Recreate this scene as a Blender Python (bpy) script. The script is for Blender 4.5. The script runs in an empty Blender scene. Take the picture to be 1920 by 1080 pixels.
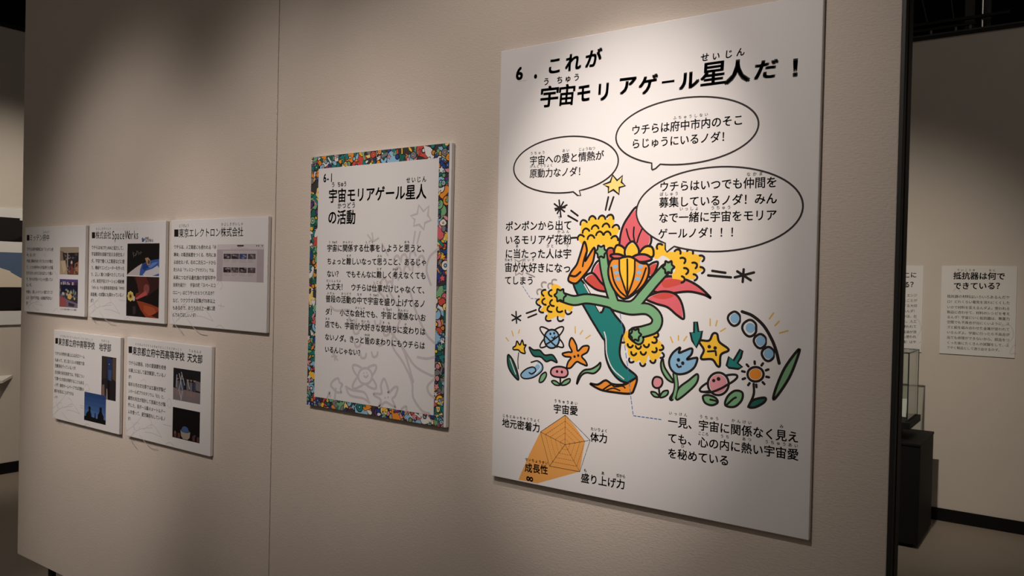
import bpy, bmesh, math, random
import numpy as np
from mathutils import Matrix, Vector
from mathutils.geometry import tessellate_polygon

scene = bpy.context.scene
COL = scene.collection
random.seed(7)

# ------------------------------------------------------------------ camera, world, lights, exposure
FPX = 1486.376                       # focal length in pixels of the 1920 px wide photograph
EYE = Vector((0.0, -1.2431, 1.15))   # wall face is the plane y = 0, floor z = 0
RW = np.array([[0.81354997, -0.02592194, 0.58091695],
               [0.02281474, 0.9996596, 0.01265618],
               [-0.58104728, 0.00295703, 0.81386443]])
RB = np.array([RW[0], -RW[2], RW[1]])          # camera axes in world coordinates
cam_data = bpy.data.cameras.new('camera')
cam_data.sensor_width = 36.0
cam_data.lens = FPX / 1920 * 36.0
cam_data.clip_start = 0.02
cam = bpy.data.objects.new('camera', cam_data)
COL.objects.link(cam)
mw = Matrix([list(RB[0]) + [EYE.x], list(RB[1]) + [EYE.y], list(RB[2]) + [EYE.z], [0, 0, 0, 1]])
cam.matrix_world = mw
scene.camera = cam

world = bpy.data.worlds.new('world')
scene.world = world
world.use_nodes = True
world.node_tree.nodes['Background'].inputs[0].default_value = (1.0, 0.88, 0.78, 1)
world.node_tree.nodes['Background'].inputs[1].default_value = 0.06

scene.view_settings.view_transform = 'Standard'
scene.view_settings.look = 'None'
scene.view_settings.gamma = 1.0
scene.view_settings.use_curve_mapping = False
scene.view_settings.exposure = 0.06


def spot(name, loc, aim, power, size, blend, radius=0.03, col=(1.0, 0.88, 0.73)):
    d = bpy.data.lights.new(name, 'SPOT')
    d.energy = power
    d.spot_size = math.radians(size)
    d.spot_blend = blend
    d.shadow_soft_size = radius
    d.color = col
    o = bpy.data.objects.new(name, d)
    COL.objects.link(o)
    o.location = loc
    o.rotation_euler = (Vector(aim) - Vector(loc)).to_track_quat('-Z', 'Y').to_euler()
    return o


def area(name, loc, aim, power, sx, sy, col=(1.0, 0.90, 0.78)):
    d = bpy.data.lights.new(name, 'AREA')
    d.shape = 'RECTANGLE'
    d.size = sx
    d.size_y = sy
    d.energy = power
    d.color = col
    o = bpy.data.objects.new(name, d)
    COL.objects.link(o)
    o.location = loc
    o.rotation_euler = (Vector(aim) - Vector(loc)).to_track_quat('-Z', 'Y').to_euler()
    return o


# gallery spotlights hanging from the ceiling in front of the partition
SPOTS = ((-0.455, -1.145, 2.787, -0.673, 1.210, 0.168, 3.359), (-0.642, -1.866, 2.806, -0.767, 1.390, 0.341, 1.690),
         (-1.210, -2.003, 2.763, -1.582, 1.148, 0.277, 2.070), (-2.023, -2.015, 2.788, -2.328, 1.195, 0.255, 1.750),
         (-2.403, -1.688, 2.798, -2.534, 0.571, 0.214, 2.217))
for x, y, z, ax, az, half, i in SPOTS:
    spot('track_spot', (x, y, z), (ax, 0, az), i * 54.0, math.degrees(half) * 2, 1.0, 0.02 if x > -1 else 0.10, (1.0, 0.885, 0.825))
# gallery spotlights of the room behind and of the wall at the left
spot('spot_back', (-0.55, 0.5, 2.75), (-1.05, 3.18, 0.55), 160, 50, 1.0)
spot('spot_side', (-3.3, 0.45, 2.75), (-4.82, 0.7, 0.98), 95, 52, 1.0)
# unseen area fills added to brighten the hall, then the spot towards the left floor
area('hall_fill', (-1.6, -3.2, 3.3), (-1.6, 0, 0.6), 8, 3.0, 2.0)
area('hall_fill', (0.9, 0.9, 3.5), (0.4, 1.6, 0), 5, 1.2, 1.2)  # added to lift the floor and far wall at the right
spot('hall_spot', (-1.5, -2.6, 2.9), (-4.0, 0.35, 0), 48, 34, 1.0)


# ------------------------------------------------------------------ materials
def lin(c):
    c /= 255.0
    return c / 12.92 if c <= 0.04045 else ((c + 0.055) / 1.055) ** 2.4


MATS = {}


def mat(name, rgb, rough=0.6, metal=0.0, noise=0.02, scale=60.0, spec=0.3):
    """plain procedural material: base colour with a faint noise variation"""
    if name in MATS:
        return MATS[name]
    m = bpy.data.materials.new(name)
    m.use_nodes = True
    nt = m.node_tree
    b = nt.nodes['Principled BSDF']
    b.inputs['Roughness'].default_value = rough
    b.inputs['Metallic'].default_value = metal
    b.inputs['Specular IOR Level'].default_value = spec
    c = [lin(v) for v in rgb]
    tc = nt.nodes.new('ShaderNodeTexCoord')
    nz = nt.nodes.new('ShaderNodeTexNoise')
    nz.inputs['Scale'].default_value = scale
    mx = nt.nodes.new('ShaderNodeMix')
    mx.data_type = 'RGBA'
    mx.inputs['A'].default_value = [v * (1 - noise) for v in c] + [1]
    mx.inputs['B'].default_value = [min(1, v * (1 + noise)) for v in c] + [1]
    nt.links.new(tc.outputs['Object'], nz.inputs['Vector'])
    nt.links.new(nz.outputs['Fac'], mx.inputs['Factor'])
    nt.links.new(mx.outputs['Result'], b.inputs['Base Color'])
    MATS[name] = m
    return m


def wallpaper(name, rgb, strength=0.35):
    """woven vinyl wallpaper: stretched noise bump, slight mottling"""
    m = mat(name, rgb, rough=0.75, noise=0.03, scale=9.0, spec=0.2)
    nt = m.node_tree
    b = nt.nodes['Principled BSDF']
    tc = nt.nodes.new('ShaderNodeTexCoord')
    bumps = []
    for sc in ((120, 120, 420), (520, 520, 160)):
        mp = nt.nodes.new('ShaderNodeMapping')
        mp.inputs['Scale'].default_value = sc
        nz = nt.nodes.new('ShaderNodeTexNoise')
        nz.inputs['Scale'].default_value = 1.0
        nz.inputs['Detail'].default_value = 2.0
        nt.links.new(tc.outputs['Object'], mp.inputs['Vector'])
        nt.links.new(mp.outputs['Vector'], nz.inputs['Vector'])
        bumps.append(nz)
    ad = nt.nodes.new('ShaderNodeMath')
    ad.operation = 'ADD'
    nt.links.new(bumps[0].outputs['Fac'], ad.inputs[0])
    nt.links.new(bumps[1].outputs['Fac'], ad.inputs[1])
    bp = nt.nodes.new('ShaderNodeBump')
    bp.inputs['Strength'].default_value = strength
    bp.inputs['Distance'].default_value = 0.0012
    nt.links.new(ad.outputs['Value'], bp.inputs['Height'])
    nt.links.new(bp.outputs['Normal'], b.inputs['Normal'])
    return m


M_WALL = wallpaper('woven_wallpaper', (213, 201, 188), 0.5)
M_WALL2 = wallpaper('plain_wallpaper', (212, 203, 194), 0.15)
M_BOARD = mat('white_board', (230, 228, 226), 0.45, noise=0.005)
M_CORE = mat('foam_core', (214, 204, 196), 0.8)
M_INK = mat('black_ink', (34, 28, 27), 0.5)
M_INK2 = mat('soft_ink', (48, 41, 41), 0.6)
M_GREYINK = mat('pale_grey_ink', (203, 196, 197), 0.6)
M_GREYINK2 = mat('mid_grey_ink', (160, 148, 143), 0.6)
M_FLOOR = mat('floor_sheet', (150, 139, 126), 0.5, noise=0.06, scale=5)
M_BLACK = mat('matt_black', (10, 9, 9), 0.7)
M_CEIL = mat('black_ceiling', (8, 8, 8), 0.9)
M_BASE = mat('black_baseboard', (8, 7, 7), 0.5)
M_FRAME = mat('dark_aluminium', (60, 60, 58), 0.45, 0.6)
M_FRAME2 = mat('black_groove', (22, 22, 21), 0.6)
M_STEEL = mat('grey_steel', (92, 90, 90), 0.35, 0.5)
M_WHITE = mat('white_laminate', (226, 222, 218), 0.4)
P = dict(yellow=(250, 198, 60), yellow2=(244, 216, 130), gold=(222, 178, 84), orange=(240, 150, 55), teal=(38, 128, 122), green=(126, 178, 132),
         dkgreen=(36, 104, 92), pink=(222, 104, 112), red=(208, 82, 72), rose=(222, 150, 158), blue=(140, 186, 218),
         sky=(150, 196, 224), white=(231, 229, 226), purple=(104, 62, 122), navy=(46, 72, 140), grey=(130, 128, 130),
         dgrey=(78, 76, 80), brown=(120, 74, 52), chart=(236, 168, 90), dash=(78, 116, 176))


def pm(k):
    return mat('print_' + k, P[k], 0.5, noise=0.01)


# ------------------------------------------------------------------ mesh helpers
def link(name, me, parent=None):
    o = bpy.data.objects.new(name, me)
    COL.objects.link(o)
    if parent is not None:
        o.parent = parent
    return o


def tag(o, label=None, cat=None, group=None, kind=None):
    for k, v in (('label', label), ('category', cat), ('group', group), ('kind', kind)):
        if v:
            o[k] = v
    return o


def empty(name, loc, label=None, cat=None, group=None):
    o = bpy.data.objects.new(name, None)
    o.empty_display_size = 0.05
    COL.objects.link(o)
    o.location = loc
    return tag(o, label, cat, group)


class MB:
    """collects boxes / tubes / polygons, then links them as one mesh"""

    def __init__(self):
        self.v, self.f, self.m, self.mats = [], [], [], []

    def mi(self, m):
        if m not in self.mats:
            self.mats.append(m)
        return self.mats.index(m)

    def box(self, a, b, m, rot=None, piv=None):
        x0, y0, z0 = a
        x1, y1, z1 = b
        n = len(self.v)
        vs = [Vector(p) for p in ((x0, y0, z0), (x1, y0, z0), (x1, y1, z0), (x0, y1, z0), (x0, y0, z1), (x1, y0, z1), (x1, y1, z1), (x0, y1, z1))]
        if rot is not None:
            vs = [rot @ (p - Vector(piv)) + Vector(piv) for p in vs]
        self.v += [tuple(p) for p in vs]
        for q in ((0, 3, 2, 1), (4, 5, 6, 7), (0, 1, 5, 4), (1, 2, 6, 5), (2, 3, 7, 6), (3, 0, 4, 7)):
            self.f.append([n + i for i in q])
            self.m.append(self.mi(m))
        return self

    def tube(self, a, b, r, m, seg=14):
        a, b = Vector(a), Vector(b)
        d = (b - a).normalized()
        u = d.orthogonal().normalized()
        w = d.cross(u)
        n = len(self.v)
        for c in (a, b):
            for i in range(seg):
                t = 2 * math.pi * i / seg
                self.v.append(tuple(c + r * (math.cos(t) * u + math.sin(t) * w)))
        for i in range(seg):
            j = (i + 1) % seg
            self.f.append([n + i, n + j, n + seg + j, n + seg + i])
            self.m.append(self.mi(m))
        self.f.append([n + i for i in reversed(range(seg))])
        self.f.append([n + seg + i for i in range(seg)])
        self.m += [self.mi(m)] * 2
        return self

    def prism(self, pts, y0, y1, m):
        """polygon in x,z extruded along y"""
        n = len(self.v)
        k = len(pts)
        self.v += [(p[0], y0, p[1]) for p in pts] + [(p[0], y1, p[1]) for p in pts]
        self.f.append([n + i for i in range(k)])
        self.f.append([n + k + i for i in reversed(range(k))])
        for i in range(k):
            j = (i + 1) % k
            self.f.append([n + i, n + k + i, n + k + j, n + j])
        self.m += [self.mi(m)] * (k + 2)
        return self

    def build(self, name, parent=None, off=(0, 0, 0), bevel=0.0, seg=2, smooth=False):
        me = bpy.data.meshes.new(name)
        me.from_pydata([(p[0] - off[0], p[1] - off[1], p[2] - off[2]) for p in self.v], [], self.f)
        for m in self.mats:
            me.materials.append(m)
        me.polygons.foreach_set('material_index', self.m)
        bm = bmesh.new()
        bm.from_mesh(me)
        bmesh.ops.recalc_face_normals(bm, faces=bm.faces)
        bm.to_mesh(me)
        bm.free()
        if smooth:
            me.polygons.foreach_set('use_smooth', [True] * len(me.polygons))
        o = link(name, me, parent)
        if bevel:
            b = o.modifiers.new('bevel', 'BEVEL')
            b.width = bevel
            b.segments = seg
            b.limit_method = 'ANGLE'
        return o


def struct(o):
    o['kind'] = 'structure'
    return o


# ------------------------------------------------------------------ printed sheets
def smooth_pts(pts, closed=False, n=6):
    pts = [np.array(p, float) for p in pts]
    k = len(pts)
    out = []
    rng = range(k) if closed else range(k - 1)
    for i in rng:
        p1, p2 = pts[i], pts[(i + 1) % k]
        p0 = pts[(i - 1) % k] if (closed or i > 0) else 2 * p1 - p2
        p3 = pts[(i + 2) % k] if (closed or i < k - 2) else 2 * p2 - p1
        for j in range(n):
            t = j / n
            out.append(0.5 * (2 * p1 + (p2 - p0) * t + (2 * p0 - 5 * p1 + 4 * p2 - p3) * t * t + (3 * p1 - p0 - 3 * p2 + p3) * t ** 3))
    if not closed:
        out.append(pts[-1])
    return out


def homography(src, dst):
    A = []
    for (x, y), (u, v) in zip(src, dst):
        A.append([x, y, 1, 0, 0, 0, -u * x, -u * y, -u])
        A.append([0, 0, 0, x, y, 1, -v * x, -v * y, -v])
    _, _, vt = np.linalg.svd(np.array(A, float))
    return vt[-1].reshape(3, 3)


class Sheet:
    """a board on a wall: rectangle x0..x1, z0..z1 on the plane y = front; its picture corners tie print positions to it"""

    def __init__(self, rect, front, corners):
        self.x0, self.x1, self.z0, self.z1 = rect
        self.W, self.H = self.x1 - self.x0, self.z1 - self.z0
        self.front = front
        self.h = homography(corners, [(0, self.H), (self.W, self.H), (0, 0), (self.W, 0)])
        self.root = None

    def loc(self, p):
        q = self.h @ np.array([p[0], p[1], 1.0])
        return q[:2] / q[2]

    def make_root(self, name, label, cat, thick, group=None, bevel=0.0012, board_mat=None):
        self.org = ((self.x0 + self.x1) / 2, self.front + thick, self.z0)
        self.thick = thick
        self.root = empty(name, self.org, label, cat, group)
        b = MB().box((self.x0, self.front, self.z0), (self.x1, self.front + thick, self.z1), board_mat or M_BOARD)
        b.build('board', self.root, self.org, bevel)
        return self.root


GLY = {}
_tc = bpy.data.curves.new('glyph_source', 'FONT')
_to = bpy.data.objects.new('glyph_source', _tc)
_tc.resolution_u = 3


def glyph(ch, wt):
    """outline of one character; bold weights are made of slightly shifted copies"""
    k = (ch, wt)
    if k not in GLY:
        _tc.body = ch
        me = bpy.data.meshes.new_from_object(_to)
        v0 = [(v.co.x, v.co.y) for v in me.vertices]
        f0 = [list(p.vertices) for p in me.polygons]
        bpy.data.meshes.remove(me)
        if wt < .008:
            sh = [(0, 0)]
        elif wt < .016:
            sh = [(-wt, -wt * .6), (wt, wt * .6)]
        else:
            sh = [(-wt, -wt), (wt, -wt), (wt, wt), (-wt, wt)]
        v, f = [], []
        for dx, dy in sh:
            n = len(v)
            v += [(p[0] + dx, p[1] + dy) for p in v0]
            f += [[n + i for i in q] for q in f0]
        GLY[k] = (v, f)
    return GLY[k]


def advance(ch):
    if ord(ch) < 128:
        if ch in 'MW':
            return 0.80
        if ch in ' 1-.':
            return 0.5
        return 0.58
    return 1.0


def tess(pts):
    return tessellate_polygon([[Vector((p[0], p[1], 0)) for p in pts]])


class Ink:
    """flat print lying on a sheet; later shapes lie a hair above earlier ones"""

    def __init__(self, sheet, crop=(0, 0, 1.0), base=0.00025):
        self.s = sheet
        self.crop = crop
        self.lay = base
        self.v, self.f, self.m, self.mats = [], [], [], []

    def at(self, p):
        ox, oy, k = self.crop
        return self.s.loc((ox + p[0] / k, oy + p[1] / k))

    def add(self, pts, faces, m):
        if m not in self.mats:
            self.mats.append(m)
        i = self.mats.index(m)
        n = len(self.v)
        y = -self.lay * 0.06       # whole print stays within a few tenths of a millimetre
        self.v += [(float(p[0]), y, float(p[1])) for p in pts]
        for q in faces:
            self.f.append([n + a for a in q])
            self.m.append(i)

    def up(self, d=0.00003):
        self.lay += d

    def poly_l(self, pts, m):
        self.add(pts, [list(t) for t in tess(pts)], m)
        self.up()

    def poly(self, pts, m, smooth=False):
        q = [self.at(p) for p in pts]
        if smooth:
            q = smooth_pts(q, True)
        self.poly_l(q, m)
        return q

    def ribbon_l(self, q, w, m, closed=False, taper=False):
        q = [np.array(p, float) for p in q]
        k = len(q)
        r = w / 2
        pts, faces = [], []
        for i in range(k):
            a = q[(i - 1) % k] if (closed or i > 0) else q[i]
            b = q[(i + 1) % k] if (closed or i < k - 1) else q[i]
            t = b - a
            L = np.hypot(*t) or 1.0
            nx, ny = -t[1] / L, t[0] / L
            rr = r
            if taper:
                s = i / (k - 1)
                rr = r * (0.35 + 0.65 * math.sin(math.pi * min(1, max(0, s))) ** 0.6)
            pts += [(q[i][0] + nx * rr, q[i][1] + ny * rr), (q[i][0] - nx * rr, q[i][1] - ny * rr)]
        for i in range(k if closed else k - 1):
            j = (i + 1) % k
            faces.append([2 * i, 2 * i + 1, 2 * j + 1, 2 * j])
        if not closed:
            rr = r * (0.36 if taper else 1)
            for c, e in ((q[0], q[0] - q[1]), (q[-1], q[-1] - q[-2])):
                g = math.atan2(e[1], e[0]) - math.pi / 2
                n = len(pts)
                pts += [(c[0] + rr * math.cos(g + t * math.pi / 6), c[1] + rr * math.sin(g + t * math.pi / 6)) for t in range(7)]
                faces.append([n + t for t in range(7)])
        self.add(pts, faces, m)
        self.up()

    def stroke(self, pts, w, m=None, smooth=True, closed=False, taper=False):
        q = [self.at(p) for p in pts]
        if smooth and len(q) > 2:
            q = smooth_pts(q, closed)
        self.ribbon_l(q, w, m or M_INK, closed, taper)

    def shape(self, pts, fill, w, smooth=True, ink=None, gap=0.0):
        """filled outline drawing, optional white gap between fill and ink"""
        q = [self.at(p) for p in pts]
        if smooth:
            q = smooth_pts(q, True)
        if gap:
            self.poly_l(q, pm('white'))
            c = sum(q) / len(q)
            sz = max(np.hypot(*(p - c)) for p in q)
            self.poly_l([c + (p - c) * (1 - gap / sz) for p in q], fill)
        else:
            self.poly_l(q, fill)
        self.ribbon_l(q, w, ink or M_INK, True)

    def disc(self, c, rx, ry, m, n=24):
        c = self.at(c)
        self.poly_l([(c[0] + rx * math.cos(2 * math.pi * i / n), c[1] + ry * math.sin(2 * math.pi * i / n)) for i in range(n)], m)

    def text(self, s, a, b, k=1.03, wt=0.016, m=None, ruby=0.40, ruby_gap=0.30):
        """one line from a to b (picture points on the middle of the characters); [word|reading] puts a small reading above"""
        m = m or M_INK
        A, B = self.at(a), self.at(b)
        toks, rub = [], []
        i = 0
        while i < len(s):
            if s[i] == '[':
                e = s.index(']', i)
                w, r = s[i + 1:e].split('|')
                rub.append((len(toks), len(toks) + len(w), r))
                toks += list(w)
                i = e + 1
            else:
                toks.append(s[i])
                i += 1
        adv = [advance(c) for c in toks]
        pos = np.concatenate([[0], np.cumsum(adv)])
        L = np.hypot(*(B - A))
        em = L / pos[-1]
        d = (B - A) / L
        eh = em * k
        for c, x in zip(toks, pos):
            if c in ' \u3000':
                continue
            o = A + d * (x * em)
            self.glyph(c, o[0], o[1] - 0.38 * eh, em, eh, wt, m)
        for i0, i1, r in rub:
            span = (pos[i1] - pos[i0]) * em
            es = em * ruby
            n = len(r)
            p = max(es * 0.92, min(span / n, es * 1.5)) if n * es < span * 1.1 else max(es * 0.78, span / n)
            c = A + d * ((pos[i0] + pos[i1]) / 2 * em)
            for j, ch in enumerate(r):
                x = c[0] + (j - (n - 1) / 2) * p - es / 2
                self.glyph(ch, x, c[1] + d[1] * 0 + eh * (0.5 + ruby_gap * 0.5) - 0.10 * es, min(es, p * 1.1), es * k, wt, m)

    def glyph(self, ch, x, y, sx, sy, wt, m, rot=0.0, shear=0.0):
        v, f = glyph(ch, wt)
        cr, sr = math.cos(rot), math.sin(rot)
        cx, cy = x + 0.5 * sx, y + 0.38 * sy
        pts = []
        for p in v:
            dx, dy = (p[0] - 0.5) * sx, (p[1] - 0.38) * sy
            dx += shear * dy
            pts.append((cx + dx * cr - dy * sr, cy + dx * sr + dy * cr))
        self.add(pts, f, m)

    def char(self, ch, c, hpx, wt=0.012, m=None, wide=1.0, rot=0.0, shear=0.0):
        """single character centred at picture point c, hpx picture pixels tall"""
        p = self.at(c)
        k = self.crop[2]
        q0 = self.at((c[0], c[1] - hpx / 2))
        q1 = self.at((c[0], c[1] + hpx / 2))
        em = abs(q0[1] - q1[1])
        sx = em * wide
        ax = 0.5 if advance(ch) == 1 else 0.5
        self.glyph(ch, p[0] - ax * sx, p[1] - 0.38 * em, sx, em, wt, m or M_INK, rot, shear)

    def part(self, name, parent=None, label=None):
        """build what was drawn so far as one part and start the next one above it"""
        o = self.build(name, parent, label)
        self.v, self.f, self.m, self.mats = [], [], [], []
        return o

    def build(self, name, parent=None, label=None):
        s = self.s
        me = bpy.data.meshes.new(name)
        off = (s.x0 - s.org[0], s.front - s.org[1], s.z0 - s.org[2])
        me.from_pydata([(p[0] + off[0], p[1] + off[1], p[2] + off[2]) for p in self.v], [], self.f)
        for m in self.mats:
            me.materials.append(m)
        me.polygons.foreach_set('material_index', self.m)
        # every printed face looks out of the wall (towards -y)
        bm = bmesh.new()
        bm.from_mesh(me)
        bm.normal_update()
        bmesh.ops.reverse_faces(bm, faces=[f for f in bm.faces if f.normal.y > 0])
        bm.to_mesh(me)
        bm.free()
        o = link(name, me, parent or s.root)
        if label:
            o['label'] = label
        return o


# ------------------------------------------------------------------ the hall
YB = 3.184          # far wall
XL = -4.82          # wall at the left
struct(MB().box((-7.0, -5.0, -0.05), (5.0, 5.5, 0.0), M_FLOOR).build('floor'))
struct(MB().box((-7.0, -5.0, 3.9), (5.0, 6.5, 4.0), M_CEIL).build('ceiling'))
struct(MB().box((-7.0, 5.5, 0.0), (5.0, 5.6, 3.9), M_CEIL).build('wall_far'))
struct(MB().box((-7.1, -5.0, 0.0), (-7.0, 5.6, 3.9), M_CEIL).build('wall_outer'))
struct(MB().box((XL - 0.1, YB, 0.0), (4.0, YB + 0.1, 2.387), M_WALL2).build('wall_back'))
struct(MB().box((XL - 0.1, -3.0, 0.0), (XL, YB, 2.46), M_WALL2).build('wall_left'))
struct(MB().box((XL, YB - 0.008, 0.0), (4.0, YB, 0.061), M_BASE).build('baseboard_back'))
struct(MB().box((XL, -3.0, 0.0), (XL + 0.008, YB - 0.008, 0.061), M_BASE).build('baseboard_left'))
t = MB().box((XL - 0.1, YB - 0.012, 2.387), (4.0, YB + 0.11, 2.409), M_FRAME2).box((XL - 0.1, YB - 0.016, 2.400), (4.0, YB - 0.012, 2.409), M_FRAME)
struct(t.build('trim_1'))
struct(MB().box((XL - 0.1, -3.0, 2.46), (XL + 0.012, YB - 0.016, 2.482), M_FRAME2).build('trim_2'))

# rails, posts, ducts and pipes of the dark space above the far wall
YR = YB + 0.066
root = empty('ceiling_rail', (-0.55, YR, 2.409), 'dark double rail on short posts along the top of the far wall', 'rail')
ro = root.location
MB().box((-0.95, YR - 0.01, 2.478), (-0.30, YR + 0.01, 2.492), M_FRAME2).build('rail_bar', root, ro)
MB().box((-0.95, YR - 0.01, 2.448), (-0.44, YR + 0.01, 2.460), M_FRAME2).build('rail_bar', root, ro)
for x in (-0.637, -0.527, -0.464):
    MB().box((x - 0.005, YR - 0.008, 2.409), (x + 0.005, YR + 0.008, 2.449), M_STEEL).build('post', root, ro)
for x0, x1, lab in ((-0.468, -0.425, 'grey vertical duct behind the rail, on the partition side of the shiny pipe'), (-0.395, -0.357, 'brownish grey vertical duct on the outer side of the shiny pipe')):
    o = MB().box((x0 * 1.02 - 0.02, YR + 0.06, 2.409), (x1 * 1.02 - 0.02, YR + 0.14, 3.9), M_FRAME).build('ceiling_duct')
    tag(o, lab, 'duct', 'vertical ducts above the far wall')
o = MB().tube((-0.417, YR + 0.02, 2.409), (-0.422, YR + 0.02, 3.9), 0.006, mat('bright_pipe', (190, 186, 184), 0.25, 0.9)).build('ceiling_pipe', smooth=False)
tag(o, 'thin shiny vertical pipe above the far wall', 'pipe')
for i, (x0, x1, lab) in enumerate(((-0.70, -0.655, 'thin slanting rod nearest the partition edge under the black ceiling'), (-0.565, -0.54, 'thin slanting rod under the black ceiling, next to the ducts'))):
    o = MB().tube((x1, YR + 0.03, 2.475), (x0 - (0.7 if i == 0 else 0.42) * 0.4, YR + 0.03, 3.9), 0.005, M_FRAME, 10).build('hanging_rod')
    tag(o, lab, 'rod', 'hanging rods above the far wall')

# ------------------------------------------------------------------ the partition: two wallpapered panels on feet
XS, XA, XR = -1.6191, -2.9959, -0.2162
WY = 0.0115          # wall face lies behind the boards (tape gap)
PT = 0.052
ZB = 0.146


def partition(x0, x1, name, label, frame_right):
    cx = (x0 + x1) / 2
    r = empty(name, (cx, WY + PT / 2, 0), label, 'partition panel', 'two partition panels')
    o = r.location
    MB().box((x0, WY, ZB), (x1, WY + PT, 2.45), M_WALL).build('panel_face', r, o, 0.0015)
    MB().box((x0 + 0.01, WY - 0.0, 2.45), (x1 - 0.01, WY + PT, 2.47), M_FRAME).build('top_rail', r, o)
    if frame_right:
        f = MB()
        f.box((x1, WY - 0.002, ZB - 0.02), (x1 + 0.006, WY + 0.016, 2.47), M_FRAME)
        f.box((x1, WY + 0.016, ZB - 0.02), (x1 + 0.003, WY + 0.026, 2.47), M_FRAME2)
        f.box((x1, WY + 0.026, ZB - 0.02), (x1 + 0.006, WY + PT + 0.004, 2.47), M_FRAME)
        f.build('edge_frame', r, o, 0.0008)
    for fx in (x0 + 0.199, x1 - 0.199):
        leg = MB().box((fx - 0.0125, WY + PT / 2 - 0.007, 0.012), (fx + 0.0125, WY + PT / 2 + 0.007, ZB), M_BLACK).build('leg', r, o)
        MB().box((fx - 0.03, WY + PT / 2 - 0.20, 0.0), (fx + 0.03, WY + PT / 2 + 0.20, 0.012), M_BLACK).build('foot', leg, o)
    return r


partition(XA, XS - 0.0012, 'partition_panel', 'beige woven partition panel carrying the five small boards', False)
partition(XS + 0.0012, XR, 'partition_panel', 'beige woven partition panel with dark edge frame carrying the two tall posters', True)

# ------------------------------------------------------------------ tall white poster on the right panel
TB = 0.010
big = Sheet((-0.92668, -0.32300, 0.76137, 1.59109), 0.0, [(939.4, 96.1), (1545.3, -15.0), (922, 888), (1514.2, 1016.7)])
big.make_root('exhibition_poster', 'large white poster with speech bubbles, a cartoon flower drawing and an orange five-sided chart', 'poster', TB)

a = Ink(big, base=0.0030)
T = [('6', 980.6, 135.6, 33, .03, 1.0, 0), ('・', 1003.9, 143.5, 34, .02, .8, 0), ('こ', 1039.4, 122.8, 34, .03, 1.02, .06), ('れ', 1074, 116.7, 36, .03, 1.0, .06),
     ('が', 1111.7, 109.7, 36, .03, 1.02, .08), ('宇', 1029.7, 181, 42, .022, 1.06, .05), ('宙', 1062, 178, 42, .020, .98, .05), ('モ', 1093.6, 174.4, 38, .032, .86, .05),
     ('リ', 1130.5, 172, 38, .034, .92, .03), ('ア', 1175, 160, 38, .032, 1.08, .05), ('ゲ', 1214, 159, 38, .030, 1.08, .08), ('ー', 1251.7, 154, 34, .018, .9, .03),
     ('ル', 1291, 151, 38, .034, 1.12, .05), ('星', 1337, 138, 49, .020, 1.12, .04), ('人', 1382, 135, 46, .036, 1.10, .03), ('だ', 1435.5, 130.5, 40, .030, 1.18, .08), ('！', 1503, 126, 42, .040, 1.1, 0)]
rs = random.Random(3)
for i, (ch, x, y, h, w, wd, sh) in enumerate(T):
    if i == 2:
        a.stroke([(971.5, 153.0), (988, 150.5)], .0004, M_GREYINK2)
        a.part('number_text')
    if i in (5, 9, 13, 15):
        a.part('title_text')
    if ch == '！':
        a_mark = Ink(big, base=.0031)
        a_mark.char(ch, (x, y), h, w, wide=wd)
        a_mark.build('exclamation_mark')
        continue
    a.char(ch, (x, y), h, w, wide=wd, rot=rs.uniform(-.03, .03), shear=sh)
a.part('title_text')
for ch, x, y, h in (('う', 1024, 153, 15), ('ち', 1049, 150, 15), ('ゅ', 1064.4, 147.2, 15), ('う', 1080.5, 145, 15), ('せ', 1320.8, 107.8, 17), ('い', 1341.7, 105.5, 16), ('じ', 1365.3, 101.7, 17), ('ん', 1388, 97.8, 17)):
    if ch == 'せ':
        a.part('reading_text')
    a.char(ch, (x, y), h, .022, shear=.05)
a.build('reading_text')


def bubble(name, ext, tail, base):
    b = Ink(big, base=base)
    L, R_, Tp, Bt = [b.at(p) for p in ext]
    c = np.array([(L[0] + R_[0]) / 2, (Tp[1] + Bt[1]) / 2])
    rx, rz = (R_[0] - L[0]) / 2, (Tp[1] - Bt[1]) / 2
    t0, t1 = [b.at(p) for p in (tail[0], tail[-1])]
    a0 = math.atan2((t0[1] - c[1]) / rz, (t0[0] - c[0]) / rx)
    a1 = math.atan2((t1[1] - c[1]) / rz, (t1[0] - c[0]) / rx)
    n = 72
    while a0 < a1:
        a0 += 2 * math.pi
    pts = []
    span = 2 * math.pi - (a0 - a1)
    # walk counter-clockwise from the right root of the tail round to its left root
    lo, hi = (a1, a0) if t1[0] > t0[0] else (a0, a1)
    while hi < lo:
        hi += 2 * math.pi
    while hi - lo > 2 * math.pi:
        hi -= 2 * math.pi
    if hi - lo < math.pi:
        lo, hi = hi, lo + 2 * math.pi
    for i in range(n + 1):
        g = lo + (hi - lo) * i / n
        pts.append(c + np.array([rx * math.cos(g), rz * math.sin(g)]))
    end = pts[-1]
    mid = [b.at(p) for p in tail[1:-1]]
    if np.hypot(*(mid[0] - end)) > np.hypot(*(mid[-1] - end)):
        mid = mid[::-1]
    pts += mid
    b.poly_l(pts, pm('white'))
    b.ribbon_l(pts, .0030, M_INK2, True)
    return b.build(name), base + 0.0003


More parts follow.
